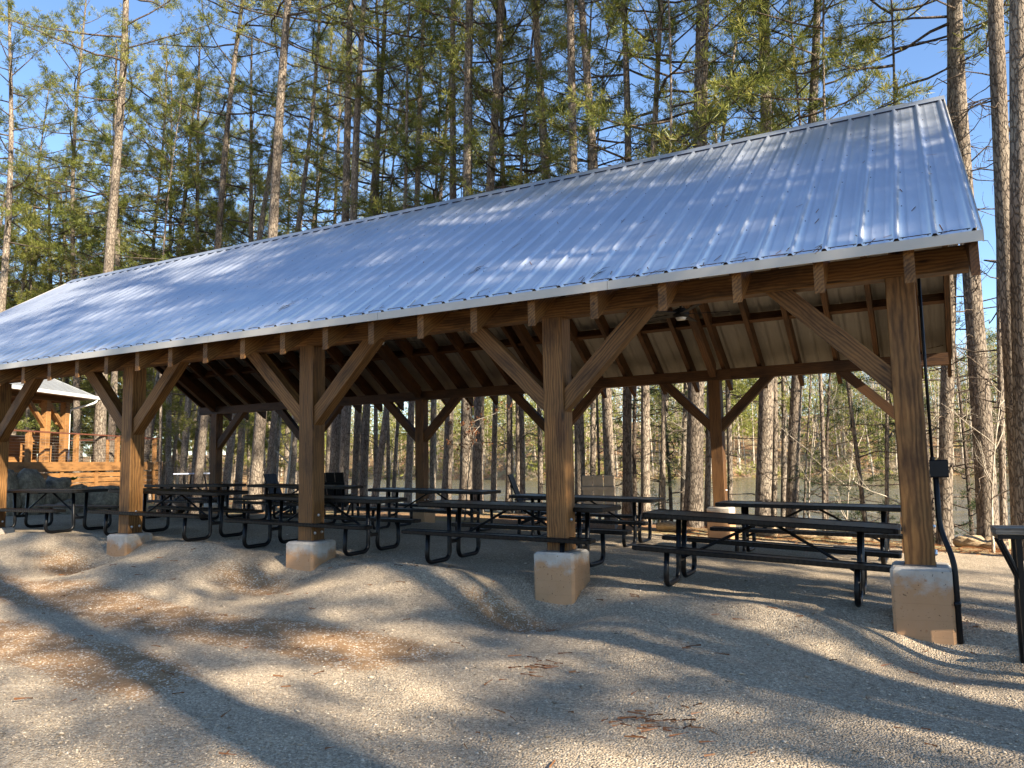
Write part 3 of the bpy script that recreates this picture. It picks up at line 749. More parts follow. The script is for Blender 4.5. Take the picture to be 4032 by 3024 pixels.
# ------------------------------------------------------------------ lounge chairs on the lake side
def make_lounge(mat):
    t = empty('lounge_chair')
    Mb = Matrix.Translation((0, -0.18, 0.30)) @ Matrix.Rotation(rad(20), 4, 'X')
    for k in (-1, 0, 1):
        mb = MB(); mb.cbox(0, 0.86, -0.095, 0.095, -0.014, 0.014, 0.004, Matrix.Rotation(-math.pi / 2, 4, 'Y'))
        # width runs across x after turning
        o = MB(); o.box(k * 0.215 - 0.1, k * 0.215 + 0.1, -0.014, 0.014, 0, 0.86); o.build('back_slat', mat, t, Mb)
    for z in (0.16, 0.56):
        mb = MB(); mb.box(-0.33, 0.33, -0.045, -0.016, z, z + 0.07); mb.build('back_rail', mat, t, Mb)
    mb = MB()
    for k in range(5): mb.box(-0.30, 0.30, -0.12 + k * 0.115, -0.02 + k * 0.115, 0.285 + k * 0.022, 0.31 + k * 0.022)
    mb.build('seat', mat, t)
    for s in (-1, 1):
        mb = MB(); mb.box(s * 0.385 - 0.07, s * 0.385 + 0.07, -0.32, 0.50, 0.56, 0.585); mb.build('armrest', mat, t)
        mb = MB(); mb.box(s * 0.345 - 0.02, s * 0.345 + 0.02, 0.36, 0.46, 0, 0.56); mb.build('front_leg', mat, t)
        mb = MB(); mb.prism([(-0.42, 0.0), (-0.30, 0.0), (0.42, 0.30), (0.42, 0.40)], s * 0.325 - 0.018, s * 0.325 + 0.018, 'x'); mb.build('rear_leg', mat, t)
    return t
def put_lounge(t, u, d, rz, lab, sc=1.0):
    p = at(u, 1850, d); t.location = (p.x, p.y, gz(p.x, p.y) - 0.01); t.rotation_euler = (0, 0, rz); t.scale = (sc, sc, sc)
    tag(t, lab, 'lounge chair', 'slatted lounge chairs facing the lake'); return t
l0 = make_lounge(M['dull_black'])
put_lounge(l0, 1318, 22.6, rad(28), 'black slatted lounge chair with its three slat back to the tables', 1.22)
put_lounge(copy_tree(l0), 1128, 24.5, rad(-72), 'black lounge chair side on, left of the third front post', 1.22)
put_lounge(copy_tree(l0), 2092, 20.6, rad(-70), 'black lounge chair side on, left of the second front post', 1.22)
l1 = make_lounge(M['grey_poly'])
put_lounge(l1, 2356, 19.6, rad(20), 'grey slatted lounge chair before two pine trunks by the water', 1.22)

# ------------------------------------------------------------------ utility cart beyond the left rear post
def cart():
    p = at(770, 1850, 34); t = empty('utility_cart', (p.x, p.y, gz(p.x, p.y)), (0, 0, rad(35)))
    tag(t, 'black utility cart with pale roof parked beyond the left rear post', 'cart')
    mb = MB(); mb.prism([(-1.25, 0.42), (1.2, 0.42), (1.25, 0.78), (0.5, 0.95), (-0.1, 0.62), (-1.25, 0.95)], -0.6, 0.6, 'y'); mb.build('body', M['dull_black'], t)
    mb = MB(); mb.cbox(-0.75, 0.62, -0.62, 0.62, 1.78, 1.84, 0.02); mb.build('canopy', M['cart_roof'], t)
    for (a, b) in (((0.72, 0.9), (0.50, 1.79)), ((-0.62, 0.8), (-0.66, 1.79)), ((-0.1, 0.9), (-0.02, 1.79))):
        for s in (-0.57, 0.57):
            mb = MB(); mb.tube([(a[0], s, a[1]), (b[0], s, b[1])], 0.03, 8); mb.build('roof_post', M['dull_black'], t)
    mb = MB(); mb.box(-0.55, -0.05, -0.55, 0.55, 0.78, 0.92); mb.box(-0.62, -0.5, -0.55, 0.55, 0.9, 1.3); mb.build('seat', M['black_plastic'], t)
    for x in (-0.85, 0.85):
        for s in (-0.58, 0.58):
            w = MB(); w.tube([(x, s - 0.11, 0.3), (x, s - 0.09, 0.3), (x, s + 0.09, 0.3), (x, s + 0.11, 0.3)], [0.24, 0.3, 0.3, 0.24], 18); wo = w.build('wheel', M['black_plastic'], t)
            h = MB(); h.tube([(x, s - 0.115, 0.3), (x, s + 0.115, 0.3)], 0.13, 12); h.build('rim', M['grey_poly'], wo)
cart()

# ------------------------------------------------------------------ black stand with a plank top at the right edge
def stand():
    p = at(4075, 2600, 6.35); g0 = gz(p.x, p.y)
    t = empty('serving_stand', (p.x, p.y, g0), (0, 0, rad(4))); tag(t, 'black steel stand with a weathered plank top at the right edge', 'stand')
    H = 0.42 - g0
    mb = MB(); mb.cbox(-0.22, 1.1, -0.16, 0.16, H - 0.055, H, 0.006); mb.build('plank_top', M['old_plank'], t)
    mb = MB(); mb.box(-0.21, 1.09, -0.15, 0.15, H - 0.09, H - 0.057); mb.build('top_frame', M['black_metal'], t)
    for x in (-0.06, 0.95):
        for y in (-0.11, 0.11):
            mb = MB(); mb.box(x - 0.028, x + 0.028, y - 0.028, y + 0.028, -0.15, H - 0.5); mb.box(x - 0.021, x + 0.021, y - 0.021, y + 0.021, H - 0.5, H - 0.092); mb.build('leg', M['black_metal'], t)
    for y in (-0.11, 0.11):
        mb = MB(); mb.tube([(-0.19, y, H - 0.10), (-0.04, y, H - 0.48)], 0.018, 8); mb.build('gusset', M['black_metal'], t)
    mb = MB(); mb.box(-0.06, 0.95, -0.02, 0.02, 0.25, 0.29); mb.build('stretcher', M['black_metal'], t)
stand()

# ------------------------------------------------------------------ gazebo on its deck, left
def ray_z(u, v, z):
    d = FV + RV * ((u - 2016) / FPX) - UV_ * ((v - 1512) / FPX); return CAM + d * ((z - CAM.z) / d.z)
A = Vector((at(-150, 1822, 23.6).x, at(-150, 1822, 23.6).y, 0)); A = at(-150, 1822, 23.6)
Bp = at(640, 1820, 35.0)
DZ = 1.40
ax = Vector((Bp.x - A.x, Bp.y - A.y, 0)); DL = ax.length; ax.normalize(); ay = Vector((-ax.y, ax.x, 0))
if ay.dot(Vector((-1, 0.5, 0))) < 0: ay = -ay
DM = Matrix((ax, ay, Vector((0, 0, 1)))).transposed().to_4x4(); DM.translation = (A.x, A.y, 0)
deck = empty('raised_deck'); deck.matrix_world = DM
if DM.determinant() < 0:
    ay = -ay; DM = Matrix((ax, ay, Vector((0, 0, 1)))).transposed().to_4x4(); DM.translation = (A.x, A.y, 0); deck.matrix_world = DM
tag(deck, 'raised cedar deck with cable railing and slatted skirting', 'deck')
DD = 7.0; YS = 1
dg = -0.25
mb = MB(); mb.box(0, DL, 0.05, DD, DZ - 0.04, DZ); mb.build('deck_floor', M['cedar'], deck)
mb = MB(); mb.cbox(0, DL, 0, 0.05, DZ - 0.34, DZ + 0.004, 0.006); mb.build('fascia', M['cedar'], deck)
mb = MB(); mb.box(DL - 0.05, DL, 0.05, DD, DZ - 0.34, DZ - 0.042); mb.build('fascia', M['cedar'], deck)
for k in range(5):
    z1 = DZ - 0.40 - k * 0.20
    mb = MB(); mb.box(0, DL - 0.1, 0.09, 0.12, z1 - 0.17, z1); mb.build('skirting_board', M['cedar'], deck)
for k in range(6):
    x = 0.6 + k * (DL - 1.2) / 5
    mb = MB(); mb.box(x - 0.09, x + 0.09, 0.045, 0.088, -0.4, DZ - 0.342); mb.build('skirting_post', M['cedar'], deck)
posts_u = [120, 308, 470, 616]
rail_x = []
for u in posts_u + [-60]:
    # where the sight line crosses the deck front
    d = FV + RV * ((u - 2016) / FPX) - UV_ * ((1790 - 1512) / FPX)
    n = ay; tt = (Vector((A.x, A.y, 0)) - Vector((CAM.x, CAM.y, 0))).dot(n) / d.dot(n)
    q = CAM + d * tt; x = (Vector((q.x, q.y, 0)) - Vector((A.x, A.y, 0))).dot(ax); rail_x.append(x)
rail_x.sort()
for x in rail_x:
    mb = MB(); mb.cbox(DZ, DZ + 1.04, -0.075, 0.075, -0.075, 0.075, 0.008, Matrix.Translation((x, 0.10, 0)) @ Matrix.Rotation(-math.pi / 2, 4, 'Y')); mb.build('rail_post', M['cedar'], deck)
mb = MB(); mb.box(rail_x[0], rail_x[-1] + 0.06, 0.055, 0.145, DZ + 1.042, DZ + 1.09); mb.build('top_rail', M['rail'], deck)
mb = MB()
for k in range(9): mb.tube([(rail_x[0], 0.1, DZ + 0.1 + k * 0.1), (rail_x[-1], 0.1, DZ + 0.1 + k * 0.1)], 0.004, 4)
mb.build('rail_cables', M['cable'], deck)
for yq in (2.6, 5.0, 6.8):
    mb = MB(); mb.cbox(DZ, DZ + 1.04, -0.075, 0.075, -0.075, 0.075, 0.008, Matrix.Translation((DL - 0.12, yq, 0)) @ Matrix.Rotation(-math.pi / 2, 4, 'Y')); mb.build('rail_post', M['cedar'], deck)
mb = MB(); mb.box(DL - 0.165, DL - 0.075, 0.15, 6.85, DZ + 1.042, DZ + 1.09); mb.build('top_rail', M['rail'], deck)

gz_ = empty('gazebo'); gz_.matrix_world = DM
tag(gz_, 'small timber gazebo with pale hipped metal roof on the raised deck', 'gazebo')
# its front posts stand at the sight lines u = 180 and u = 245
GY0, GY1 = 1.0, 5.4
def deck_x(u, yoff):
    d = FV + RV * ((u - 2016) / FPX) - UV_ * ((1790 - 1512) / FPX)
    o = Vector((A.x, A.y, 0)) + ay * yoff; tt = (o - Vector((CAM.x, CAM.y, 0))).dot(ay) / d.dot(ay)
    q = CAM + d * tt; return (Vector((q.x, q.y, 0)) - Vector((A.x, A.y, 0))).dot(ax)
gxa, gxm = deck_x(250, GY0), deck_x(174, GY0)
gx0, gx1 = gxm - 3.4, gxa
GH = 2.32
gposts = [(gxm, GY0), (gx1, GY0), (gx1, GY1), (gx0, GY0), (gx0, GY1)]
for (x, y) in gposts:
    mb = MB(); mb.cbox(DZ, DZ + GH, -0.12, 0.12, -0.12, 0.12, 0.008, Matrix.Translation((x, y, 0)) @ Matrix.Rotation(-math.pi / 2, 4, 'Y')); mb.build('post', M['cedar'], gz_)
for y in (GY0, GY1):
    mb = MB(); mb.box(gx0 - 0.3, gx1 + 0.3, y - 0.1, y + 0.1, DZ + GH, DZ + GH + 0.26); mb.build('beam', M['timber'], gz_)
for x in (gx0, gx1):
    mb = MB(); mb.box(x - 0.1, x + 0.1, GY0 + 0.1, GY1 - 0.1, DZ + GH, DZ + GH + 0.26); mb.build('beam', M['timber'], gz_)
for (x, y, sx, sy) in ((gxm, GY0, -1, 0), (gx1, GY0, -1, 0), (gx1, GY0, 0, 1), (gx1, GY1, 0, -1), (gx0, GY0, 1, 0), (gx0, GY0, 0, 1), (gx1, GY1, -1, 0)):
    p0 = Vector((x + sx * 0.1, y + sy * 0.1, DZ + GH - 0.95)); p1 = Vector((x + sx * 1.0, y + sy * 1.0, DZ + GH - 0.05))
    mb = MB(); mb.box(-0.05, (p1 - p0).length + 0.04, -0.06, 0.06, -0.08, 0.08); mb.build('knee_brace', M['cedar'], gz_, frame(p0, p1))
# hipped roof with standing seams
ov = 0.75; e = DZ + GH + 0.27
rx0, rx1, ry0, ry1 = gx0 - ov, gx1 + ov, GY0 - ov, GY1 + ov
ah = 1.75; my = (ry0 + ry1) / 2; hl = (ry1 - ry0) / 2
apL, apR = Vector((rx0 + hl, my, e + ah)), Vector((rx1 - hl, my, e + ah))
if apL.x > apR.x: apL = apR = Vector(((rx0 + rx1) / 2, my, e + ah))
c4 = [Vector((rx0, ry0, e)), Vector((rx1, ry0, e)), Vector((rx1, ry1, e)), Vector((rx0, ry1, e))]
mb = MB(); vs = c4 + [apL, apR] + [v - Vector((0, 0, 0.07)) for v in c4 + [apL, apR]]
mb.add(vs, [(0, 1, 5, 4), (1, 2, 5), (2, 3, 4, 5), (3, 0, 4), (6, 10, 11, 7), (7, 11, 8), (8, 11, 10, 9), (9, 10, 6), (0, 6, 7, 1), (1, 7, 8, 2), (2, 8, 9, 3), (3, 9, 6, 0)])
ro = mb.build('roof', M['porch_roof'], gz_)
mb = MB()
def seam(a, b): mb.tube([a + Vector((0, 0, 0.012)), b + Vector((0, 0, 0.012))], 0.016, 5)
nS = 14
for k in range(1, nS):
    f = k / nS; x = rx0 + (rx1 - rx0) * f; lim = min((x - rx0), (rx1 - x), hl) / hl
    seam(Vector((x, ry0, e)), Vector((x, ry0 + hl * lim, e + ah * lim)))
for k in range(1, 12):
    f = k / 12; y = ry0 + (ry1 - ry0) * f; lim = min(y - ry0, ry1 - y) / hl
    seam(Vector((rx1, y, e)), Vector((rx1 - hl * lim, y, e + ah * lim)))
for a, b in ((c4[0], apL), (c4[1], apR), (c4[2], apR)): seam(a, b)
mb.build('seams', M['porch_roof'], ro)
mb = MB(); mb.prism([(ry0 - 0.12, e - 0.11), (ry0 - 0.003, e - 0.13), (ry0 - 0.003, e + 0.005), (ry0 - 0.13, e + 0.005)], rx0 - 0.1, rx1 + 0.13, 'x'); mb.build('gutter', M['white_metal'], gz_)
mb = MB(); mb.prism([(rx1 + 0.12, e - 0.11), (rx1 + 0.003, e - 0.13), (rx1 + 0.003, e + 0.005), (rx1 + 0.13, e + 0.005)], ry0, ry1 + 0.1, 'y'); mb.build('gutter', M['white_metal'], gz_)
mb = MB(); mb.tube(bend([(rx1 - 0.02, ry0 - 0.06, e - 0.12), (rx1 - 0.05, ry0 - 0.04, e - 0.24), (gx1 + 0.18, GY0 - 0.05, e - 0.55), (gx1 + 0.18, GY0 - 0.05, DZ + 0.5), (gx1 + 0.02, GY0 - 0.2, DZ + 0.02)], 0.12, 4), 0.045, 8); mb.build('downspout', M['white_metal'], gz_, smooth=True)
mb = MB(); mb.box(rx0 + 0.2, rx1 - 0.2, ry0 + 0.2, ry1 - 0.2, e - 0.12, e - 0.09); mb.build('soffit', M['timber_shaded'], gz_)

def bar_chair(px, py, rz, lab):
    t = empty('bar_chair'); t.matrix_world = DM @ Matrix.Translation((px, py, DZ)) @ Matrix.Rotation(rz, 4, 'Z')
    tag(t, lab, 'chair', 'tall wooden bar chairs on the deck')
    mb = MB(); mb.cbox(-0.24, 0.24, -0.23, 0.23, 0.70, 0.74, 0.01); mb.build('seat', M['cedar'], t)
    for sx in (-1, 1):
        for sy in (-1, 1):
            h = 1.18 if sy > 0 else 0.70
            mb = MB(); mb.box(sx * 0.21 - 0.025, sx * 0.21 + 0.025, sy * 0.20 - 0.025, sy * 0.20 + 0.025, 0, h); mb.build('leg', M['cedar'], t)
    mb = MB(); mb.box(-0.184, 0.184, 0.182, 0.218, 1.08, 1.17); mb.box(-0.184, 0.184, 0.182, 0.218, 0.80, 0.85)
    for k in range(5): mb.box(-0.16 + k * 0.075, -0.12 + k * 0.075, 0.19, 0.21, 0.85, 1.08)
    mb.build('backrest', M['cedar'], t)
    mb = MB()
    for z in (0.25, 0.42):
        mb.box(-0.184, 0.184, -0.215, -0.185, z, z + 0.04)
    mb.build('footrest', M['cedar'], t)
bar_chair(deck_x(118, 1.9), 1.9, rad(180), 'slat back bar chair behind the leftmost railing post')
bar_chair(deck_x(212, 2.0), 2.0, rad(150), 'slat back bar chair between the two gazebo posts')
bx = deck_x(70, 3.2)
t = empty('bar_counter'); t.matrix_world = DM @ Matrix.Translation((bx, 3.3, DZ)); tag(t, 'wooden bar counter with bottle shelves under the gazebo', 'bar counter')
mb = MB(); mb.box(-2.0, 0.9, -0.35, 0.35, 1.03, 1.09); mb.build('counter_top', M['grey_poly'], t)
mb = MB(); mb.box(-2.0, 0.1, -0.28, 0.28, 0, 1.028); mb.box(0.78, 0.84, -0.28, 0.28, 0, 1.028); mb.box(0.1, 0.78, 0.2, 0.28, 0, 1.028); mb.build('cabinet', M['cedar'], t)
mb = MB()
for z in (0.35, 0.62, 0.85): mb.box(0.102, 0.778, -0.28, 0.198, z, z + 0.03)
mb.build('shelf', M['timber_shaded'], t)
for z in (0.38, 0.65, 0.88):
    for k in range(5):
        o = MB(); x = 0.18 + k * 0.13; h = 0.13
        o.tube([(x, -0.1, z), (x, -0.1, z + h * 0.6), (x, -0.1, z + h * 0.75), (x, -0.1, z + h)], [0.035, 0.035, 0.014, 0.014], 8)
        b = o.build('bottle', M['bottle' if k % 2 else 'lamp_glass']); b.matrix_world = t.matrix_world
        tag(b, 'small bottle on the shelves below the bar counter', 'bottle', 'bottles on the bar shelves')

# ------------------------------------------------------------------ boulders
def rock_mesh(seed, name='boulder'):
    g = np.random.default_rng(seed)
    n, m = 12, 8; V = [(0, 0, -1)]
    for j in range(1, m):
        for i in range(n):
            a = 2 * math.pi * i / n; b = math.pi * j / m - math.pi / 2
            V.append((math.cos(b) * math.cos(a), math.cos(b) * math.sin(a), math.sin(b)))
    V.append((0, 0, 1)); V = np.array(V)
    P = np.sign(V) * np.abs(V) ** 0.7
    for k in range(9):
        d = g.normal(size=3); d /= np.linalg.norm(d); h = g.uniform(0.52, 0.85)
        s = P @ d; P = P - np.clip(s - h, 0, None)[:, None] * d * 0.97
    P = P + g.normal(scale=0.055, size=P.shape)
    q = [(1 + (j - 1) * n + i, 1 + (j - 1) * n + (i + 1) % n, 1 + j * n + (i + 1) % n, 1 + j * n + i) for j in range(1, m - 1) for i in range(n)]
    tr = [(0, 1 + (i + 1) % n, 1 + i) for i in range(n)] + [(len(V) - 1, 1 + (m - 2) * n + i, 1 + (m - 2) * n + (i + 1) % n) for i in range(n)]
    return mesh_np(name, P, [np.array(q), np.array(tr)], M['rock'])
def rock(u, v, d, sx, sy, sz, seed, lab, mat='rock', name='boulder', grp='stacked boulders below the deck', rz=0.0):
    me = rock_mesh(seed, name); me.materials[0] = M[mat]
    o = link(bpy.data.objects.new(name, me)); p = at(u, v, d); g0 = gz(p.x, p.y)
    o.location = (p.x, p.y, g0 + sz * 0.55); o.scale = (sx, sy, sz); o.rotation_euler = (rnd.uniform(-.1, .1), rnd.uniform(-.1, .1), rz)
    tag(o, lab, 'boulder', grp); return o
rock(395, 1920, 22.5, 0.75, 0.6, 0.62, 1, 'large lichen covered boulder with flat lit top below the deck', rz=0.4)
rock(455, 1935, 22.6, 0.38, 0.4, 0.42, 2, 'rounded sunlit boulder at the right end of the boulder wall')
rock(345, 1945, 22.2, 0.36, 0.36, 0.40, 3, 'pinkish boulder low before the lichen covered one', 'sandstone')
rock(290, 1925, 22.0, 0.42, 0.4, 0.58, 4, 'shaded grey boulder left of the lichen covered one')
rock(225, 1925, 21.6, 0.5, 0.45, 0.66, 5, 'broad shaded boulder behind the leftmost table')
rock(160, 1925, 21.2, 0.5, 0.45, 0.74, 6, 'tall shaded boulder below the deck near its left')
rock(95, 1920, 20.8, 0.55, 0.5, 0.80, 7, 'darkest boulder just right of the leftmost front post')
rock(30, 1920, 20.4, 0.55, 0.5, 0.78, 8, 'boulder partly hidden by the leftmost front post')
rock(260, 1950, 20.8, 0.3, 0.3, 0.26, 9, 'small stone at the foot of the boulder wall')
# sandstone edging along the lake bank
for k, (u, d, s, lab) in enumerate([(3830, 16.4, 0.42, 'sunlit sandstone block in the bank edging at the right'), (3935, 16.2, 0.5, 'long shaded sandstone block beside the right edge stand'), (3300, 17.6, 0.3, 'pale edging stone under the right back table'),
                                    (3160, 17.9, 0.34, 'flat edging stone left of the bright pine foot'), (3440, 17.3, 0.33, 'edging stone left of the right front post'), (2640, 18.9, 0.4, 'rounded tan edging stone by the slim pine foot'), (3010, 18.2, 0.34, 'edging stone at the dark pine foot'), (2160, 19.8, 0.36, 'grey edging stone behind the second front post')]):
    rock(u, 2100, d, s, s * 0.6, s * 0.42, 40 + k, lab, 'sandstone', 'edging_stone', 'sandstone edging along the lake bank', 0.1)

# small weed on the boulders
def weed(u, v, d, lab):
    p = at(u, v, d); g = np.random.default_rng(3); V = []; F = []
    for k in range(40):
        a = g.uniform(0, 6.28); L = g.uniform(.12, .28); w = .03; up = g.uniform(.2, .9)
        dd = np.array([math.cos(a), math.sin(a), up]); dd /= np.linalg.norm(dd); s = np.array([-math.sin(a), math.cos(a), 0]) * w
        b = len(V); V += [dd * L * .2, dd * L * .6 + s, dd * L, dd * L * .6 - s]; F.append((b, b + 1, b + 2, b + 3))
    o = link(bpy.data.objects.new('yellow_weed', mesh_np('yellow_weed', np.array(V), np.array(F), M['weed']))); o.location = p
    tag(o, lab, 'plant')
weed(287, 1893, 22.0, 'yellow green leafy weed growing on the boulders')

# ------------------------------------------------------------------ trees
def tubes_np(paths, sides):
    """paths: list of (pts (n,3), radii (n,)) -> V, F"""
    Vs, Fs, base = [], [], 0
    ang = np.arange(sides) * 2 * np.pi / sides
    for pts, rr in paths:
        pts = np.asarray(pts, float); n = len(pts)
        t = np.gradient(pts, axis=0); t /= np.linalg.norm(t, axis=1, keepdims=True) + 1e-9
        ref = np.array([0, 0, 1.0]) if abs(t[0, 2]) < 0.8 else np.array([1.0, 0, 0])
        a = np.cross(t, ref); a /= np.linalg.norm(a, axis=1, keepdims=True) + 1e-9
        b = np.cross(t, a)
        ring = pts[:, None] + (a[:, None] * np.cos(ang)[None, :, None] + b[:, None] * np.sin(ang)[None, :, None]) * np.asarray(rr)[:, None, None]
        Vs.append(ring.reshape(-1, 3))
        i = np.arange(n - 1)[:, None] * sides + np.arange(sides)[None]
        j = np.arange(n - 1)[:, None] * sides + (np.arange(sides)[None] + 1) % sides
        Fs.append(np.stack([i, j, j + sides, i + sides], -1).reshape(-1, 4) + base); base += n * sides
    return np.concatenate(Vs), np.concatenate(Fs)

def tufts_np(P, D, g, n=14, L=(0.13, 0.22), w=0.011, spread=0.9):
    """needle tufts: n thin triangles from each point P, fanned round direction D"""
    N = len(P); P = np.asarray(P); D = np.asarray(D)
    d = D[:, None, :] + g.normal(scale=spread, size=(N, n, 3)); d /= np.linalg.norm(d, axis=2, keepdims=True)
    s = np.cross(d, g.normal(size=(N, n, 3))); s /= np.linalg.norm(s, axis=2, keepdims=True)
    ln = g.uniform(*L, (N, n, 1)); o = P[:, None, :] + d * 0.02
    tip = o + d * ln + np.array([0, 0, -0.03]) * g.random((N, n, 1)); mid = o + d * ln * 0.45
    V = np.stack([o, mid + s * w, tip, mid - s * w], 2).reshape(-1, 3)
    return V, np.arange(N * n * 4).reshape(-1, 4)

def make_pine(seed, H=23, hb=0.38, nb=52, Lmax=4.2, dense=1.0, dead=10, needle='needles', needn=13, bark='bark', droop=0.0, lowdead=0.12, crook=0.35, needL=(0.13, 0.23)):
    """returns meshes (trunk, branches, needles) for a pine of height H and unit trunk radius"""
    g = np.random.default_rng(seed)
    nz = 34; z = np.linspace(-0.6, H, nz); t = np.clip(z / H, 0, 1)
    cx = crook * (np.sin(z * 0.21 + seed) - math.sin(seed)) * t ** 1.2; cy = crook * (np.cos(z * 0.17 + seed * 2) - math.cos(seed * 2)) * t ** 1.2
    r = (1 - 0.80 * t ** 1.15) + 0.45 * np.exp(-np.clip(z, 0, None) / 0.35)
    r[-1] = 0.04
    sides = 18; ang = np.arange(sides) * 2 * np.pi / sides
    rr = r[:, None] * (1 + 0.06 * np.sin(3 * ang + seed)[None] * np.exp(-np.clip(z, 0, None) / 1.0)[:, None] + 0.025 * g.normal(size=(nz, sides)))
    TV = np.stack([rr * np.cos(ang), rr * np.sin(ang), np.repeat(z[:, None], sides, 1)], -1).reshape(-1, 3)
    i = np.arange(nz - 1)[:, None] * sides + np.arange(sides)[None]; j = np.arange(nz - 1)[:, None] * sides + (np.arange(sides)[None] + 1) % sides
    TF = np.stack([i, j, j + sides, i + sides], -1).reshape(-1, 4)
    # trunk offset is added after the radius scale, so it is kept in a shape the copies share: x, y offsets are small
    trunk = (TV, TF, cx, cy, sides)
    paths = []; P = []; D = []
    def ctr(h): return np.array([np.interp(h, z, cx), np.interp(h, z, cy), h])
    az = g.uniform(0, 6.28)
    for k in range(nb):
        f = (k + g.uniform(0, 0.8)) / nb; h = H * (hb + (0.985 - hb) * f ** 0.92)
        az += 2.399 + g.normal(scale=0.4)
        L = Lmax * (0.35 + 0.65 * math.sin(math.pi * min(1, 0.22 + f * 0.85)) ** 0.8) * (1 - f) ** 0.35 * g.uniform(0.6, 1.15) + 0.5
        el = math.radians(-8 + 48 * f + g.normal(scale=10)) - droop
        n = 8; s = np.linspace(0, 1, n)
        out = np.stack([np.cos(az + 0.35 * g.normal() * s), np.sin(az + 0.35 * g.normal() * s)], -1)
        pts = np.empty((n, 3)); hor = L * s * math.cos(el); pts[:, :2] = out * hor[:, None]; pts[:, 2] = L * s * math.sin(el) + L * 0.16 * s ** 2 * g.uniform(0.2, 1.6)
        pts += np.cumsum(g.normal(scale=0.035 * L / 4, size=(n, 3)), axis=0) * (s > 0)[:, None]
        pts += ctr(h)
        r0 = 0.0085 * L + 0.008; paths.append((pts, r0 * (1 - 0.85 * s) + 0.0025))
        ntw = int(max(3, L * 4.6 * dense))
        for q in range(ntw):
            sp = g.uniform(0.30, 1.0) ** 0.8; b0 = np.array([np.interp(sp, s, pts[:, c]) for c in range(3)])
            dirb = pts[-1] - pts[0]; dirb /= np.linalg.norm(dirb)
            sd = g.normal(size=3) * np.array([1, 1, 0.6]); sd /= np.linalg.norm(sd)
            td = dirb * g.uniform(0.2, 0.9) + sd * 0.8 + np.array([0, 0, 0.25]); td /= np.linalg.norm(td)
            tl = g.uniform(0.25, 0.8) * (1.15 - 0.6 * sp) * (0.6 + L / 6)
            m = 4; ss = np.linspace(0, 1, m)[:, None]
            tp = b0 + td * tl * ss + np.array([0, 0, 0.14]) * tl * ss ** 2 + g.normal(scale=0.02, size=(m, 3)) * ss
            paths.append((tp, 0.007 * (1 - 0.7 * ss[:, 0])))
            nt = max(2, int(3.2 * dense * g.uniform(0.6, 1.4)))
            for e in np.linspace(0.45, 1.0, nt):
                P.append(tp[0] + (tp[-1] - tp[0]) * e + g.normal(scale=0.05, size=3)); D.append(td * 0.8 + np.array([0, 0, 0.35]))
        P.append(pts[-1]); D.append(dirb)
    for k in range(dead):     # dead stubs and bare limbs under the crown
        h = H * g.uniform(lowdead, hb + 0.05); a = g.uniform(0, 6.28); L = g.uniform(0.4, 2.2); n = 5; s = np.linspace(0, 1, n)
        d = np.array([math.cos(a), math.sin(a), g.uniform(-0.6, 0.35)])
        pts = ctr(h) + d * (L * s)[:, None] + np.cumsum(g.normal(scale=0.09 * L, size=(n, 3)), 0) * (s > 0)[:, None]
        paths.append((pts, 0.016 * (1 - 0.85 * s) + 0.003))
        for q in range(int(L * 3)):
            sp = g.uniform(0.3, 1); b0 = pts[0] + (pts[-1] - pts[0]) * sp; td = d * 0.6 + g.normal(size=3) * 0.6; td /= np.linalg.norm(td)
            paths.append((np.stack([b0, b0 + td * 0.2 + g.normal(scale=.03, size=3), b0 + td * 0.45]), np.array([0.006, 0.004, 0.002])))
    BV, BF = tubes_np(paths, 4)
    NV, NF = tufts_np(np.array(P), np.array(D), g, needn, needL, 0.0095)
    off = np.stack([np.repeat(cx, sides), np.repeat(cy, sides), np.zeros(nz * sides)], -1)
    crown = mesh_np('crown', np.concatenate([BV, NV]), np.concatenate([BF, NF + len(BV)]), [M['bark_dark'], M[needle]], np.concatenate([np.zeros(len(BF)), np.ones(len(NF))]))
    return dict(T=(TV, TF, off), N=crown, bark=bark, H=H)

def trunk_mesh(V, r):
    TV, TF, off = V['T']; v = TV * np.array([r, r, 1]) + off
    return mesh_np('trunk', v, TF, M[V['bark']], smooth=True)

NL = (0.15, 0.26)
PINES = {
    'tall_a': make_pine(1, 24, 0.44, 40, 4.2, 1.1, 6, needL=NL),
    'tall_b': make_pine(2, 26, 0.48, 38, 4.0, 1.15, 5, needL=NL),
    'tall_c': make_pine(3, 22, 0.40, 44, 4.4, 1.1, 7, needL=NL),
    'high': make_pine(11, 29, 0.54, 30, 4.0, 0.95, 9, needL=NL, lowdead=0.3),
    'bank_a': make_pine(4, 21, 0.40, 34, 4.4, 1.0, 9, needL=NL),
    'bank_b': make_pine(5, 19, 0.40, 38, 4.0, 1.05, 8, needL=NL),
    'full': make_pine(6, 19, 0.24, 60, 4.2, 1.15, 8, needL=NL),
    'young': make_pine(7, 12, 0.25, 46, 2.6, 1.1, 8, needL=NL),
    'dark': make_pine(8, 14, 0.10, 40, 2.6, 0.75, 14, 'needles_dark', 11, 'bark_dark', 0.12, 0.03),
    'snag': make_pine(9, 24, 0.50, 32, 3.6, 1.0, 46, bark='bark', lowdead=0.06, needL=NL),
    'thin': make_pine(10, 18, 0.55, 26, 2.4, 1.0, 6, crook=0.6, needL=NL),
}

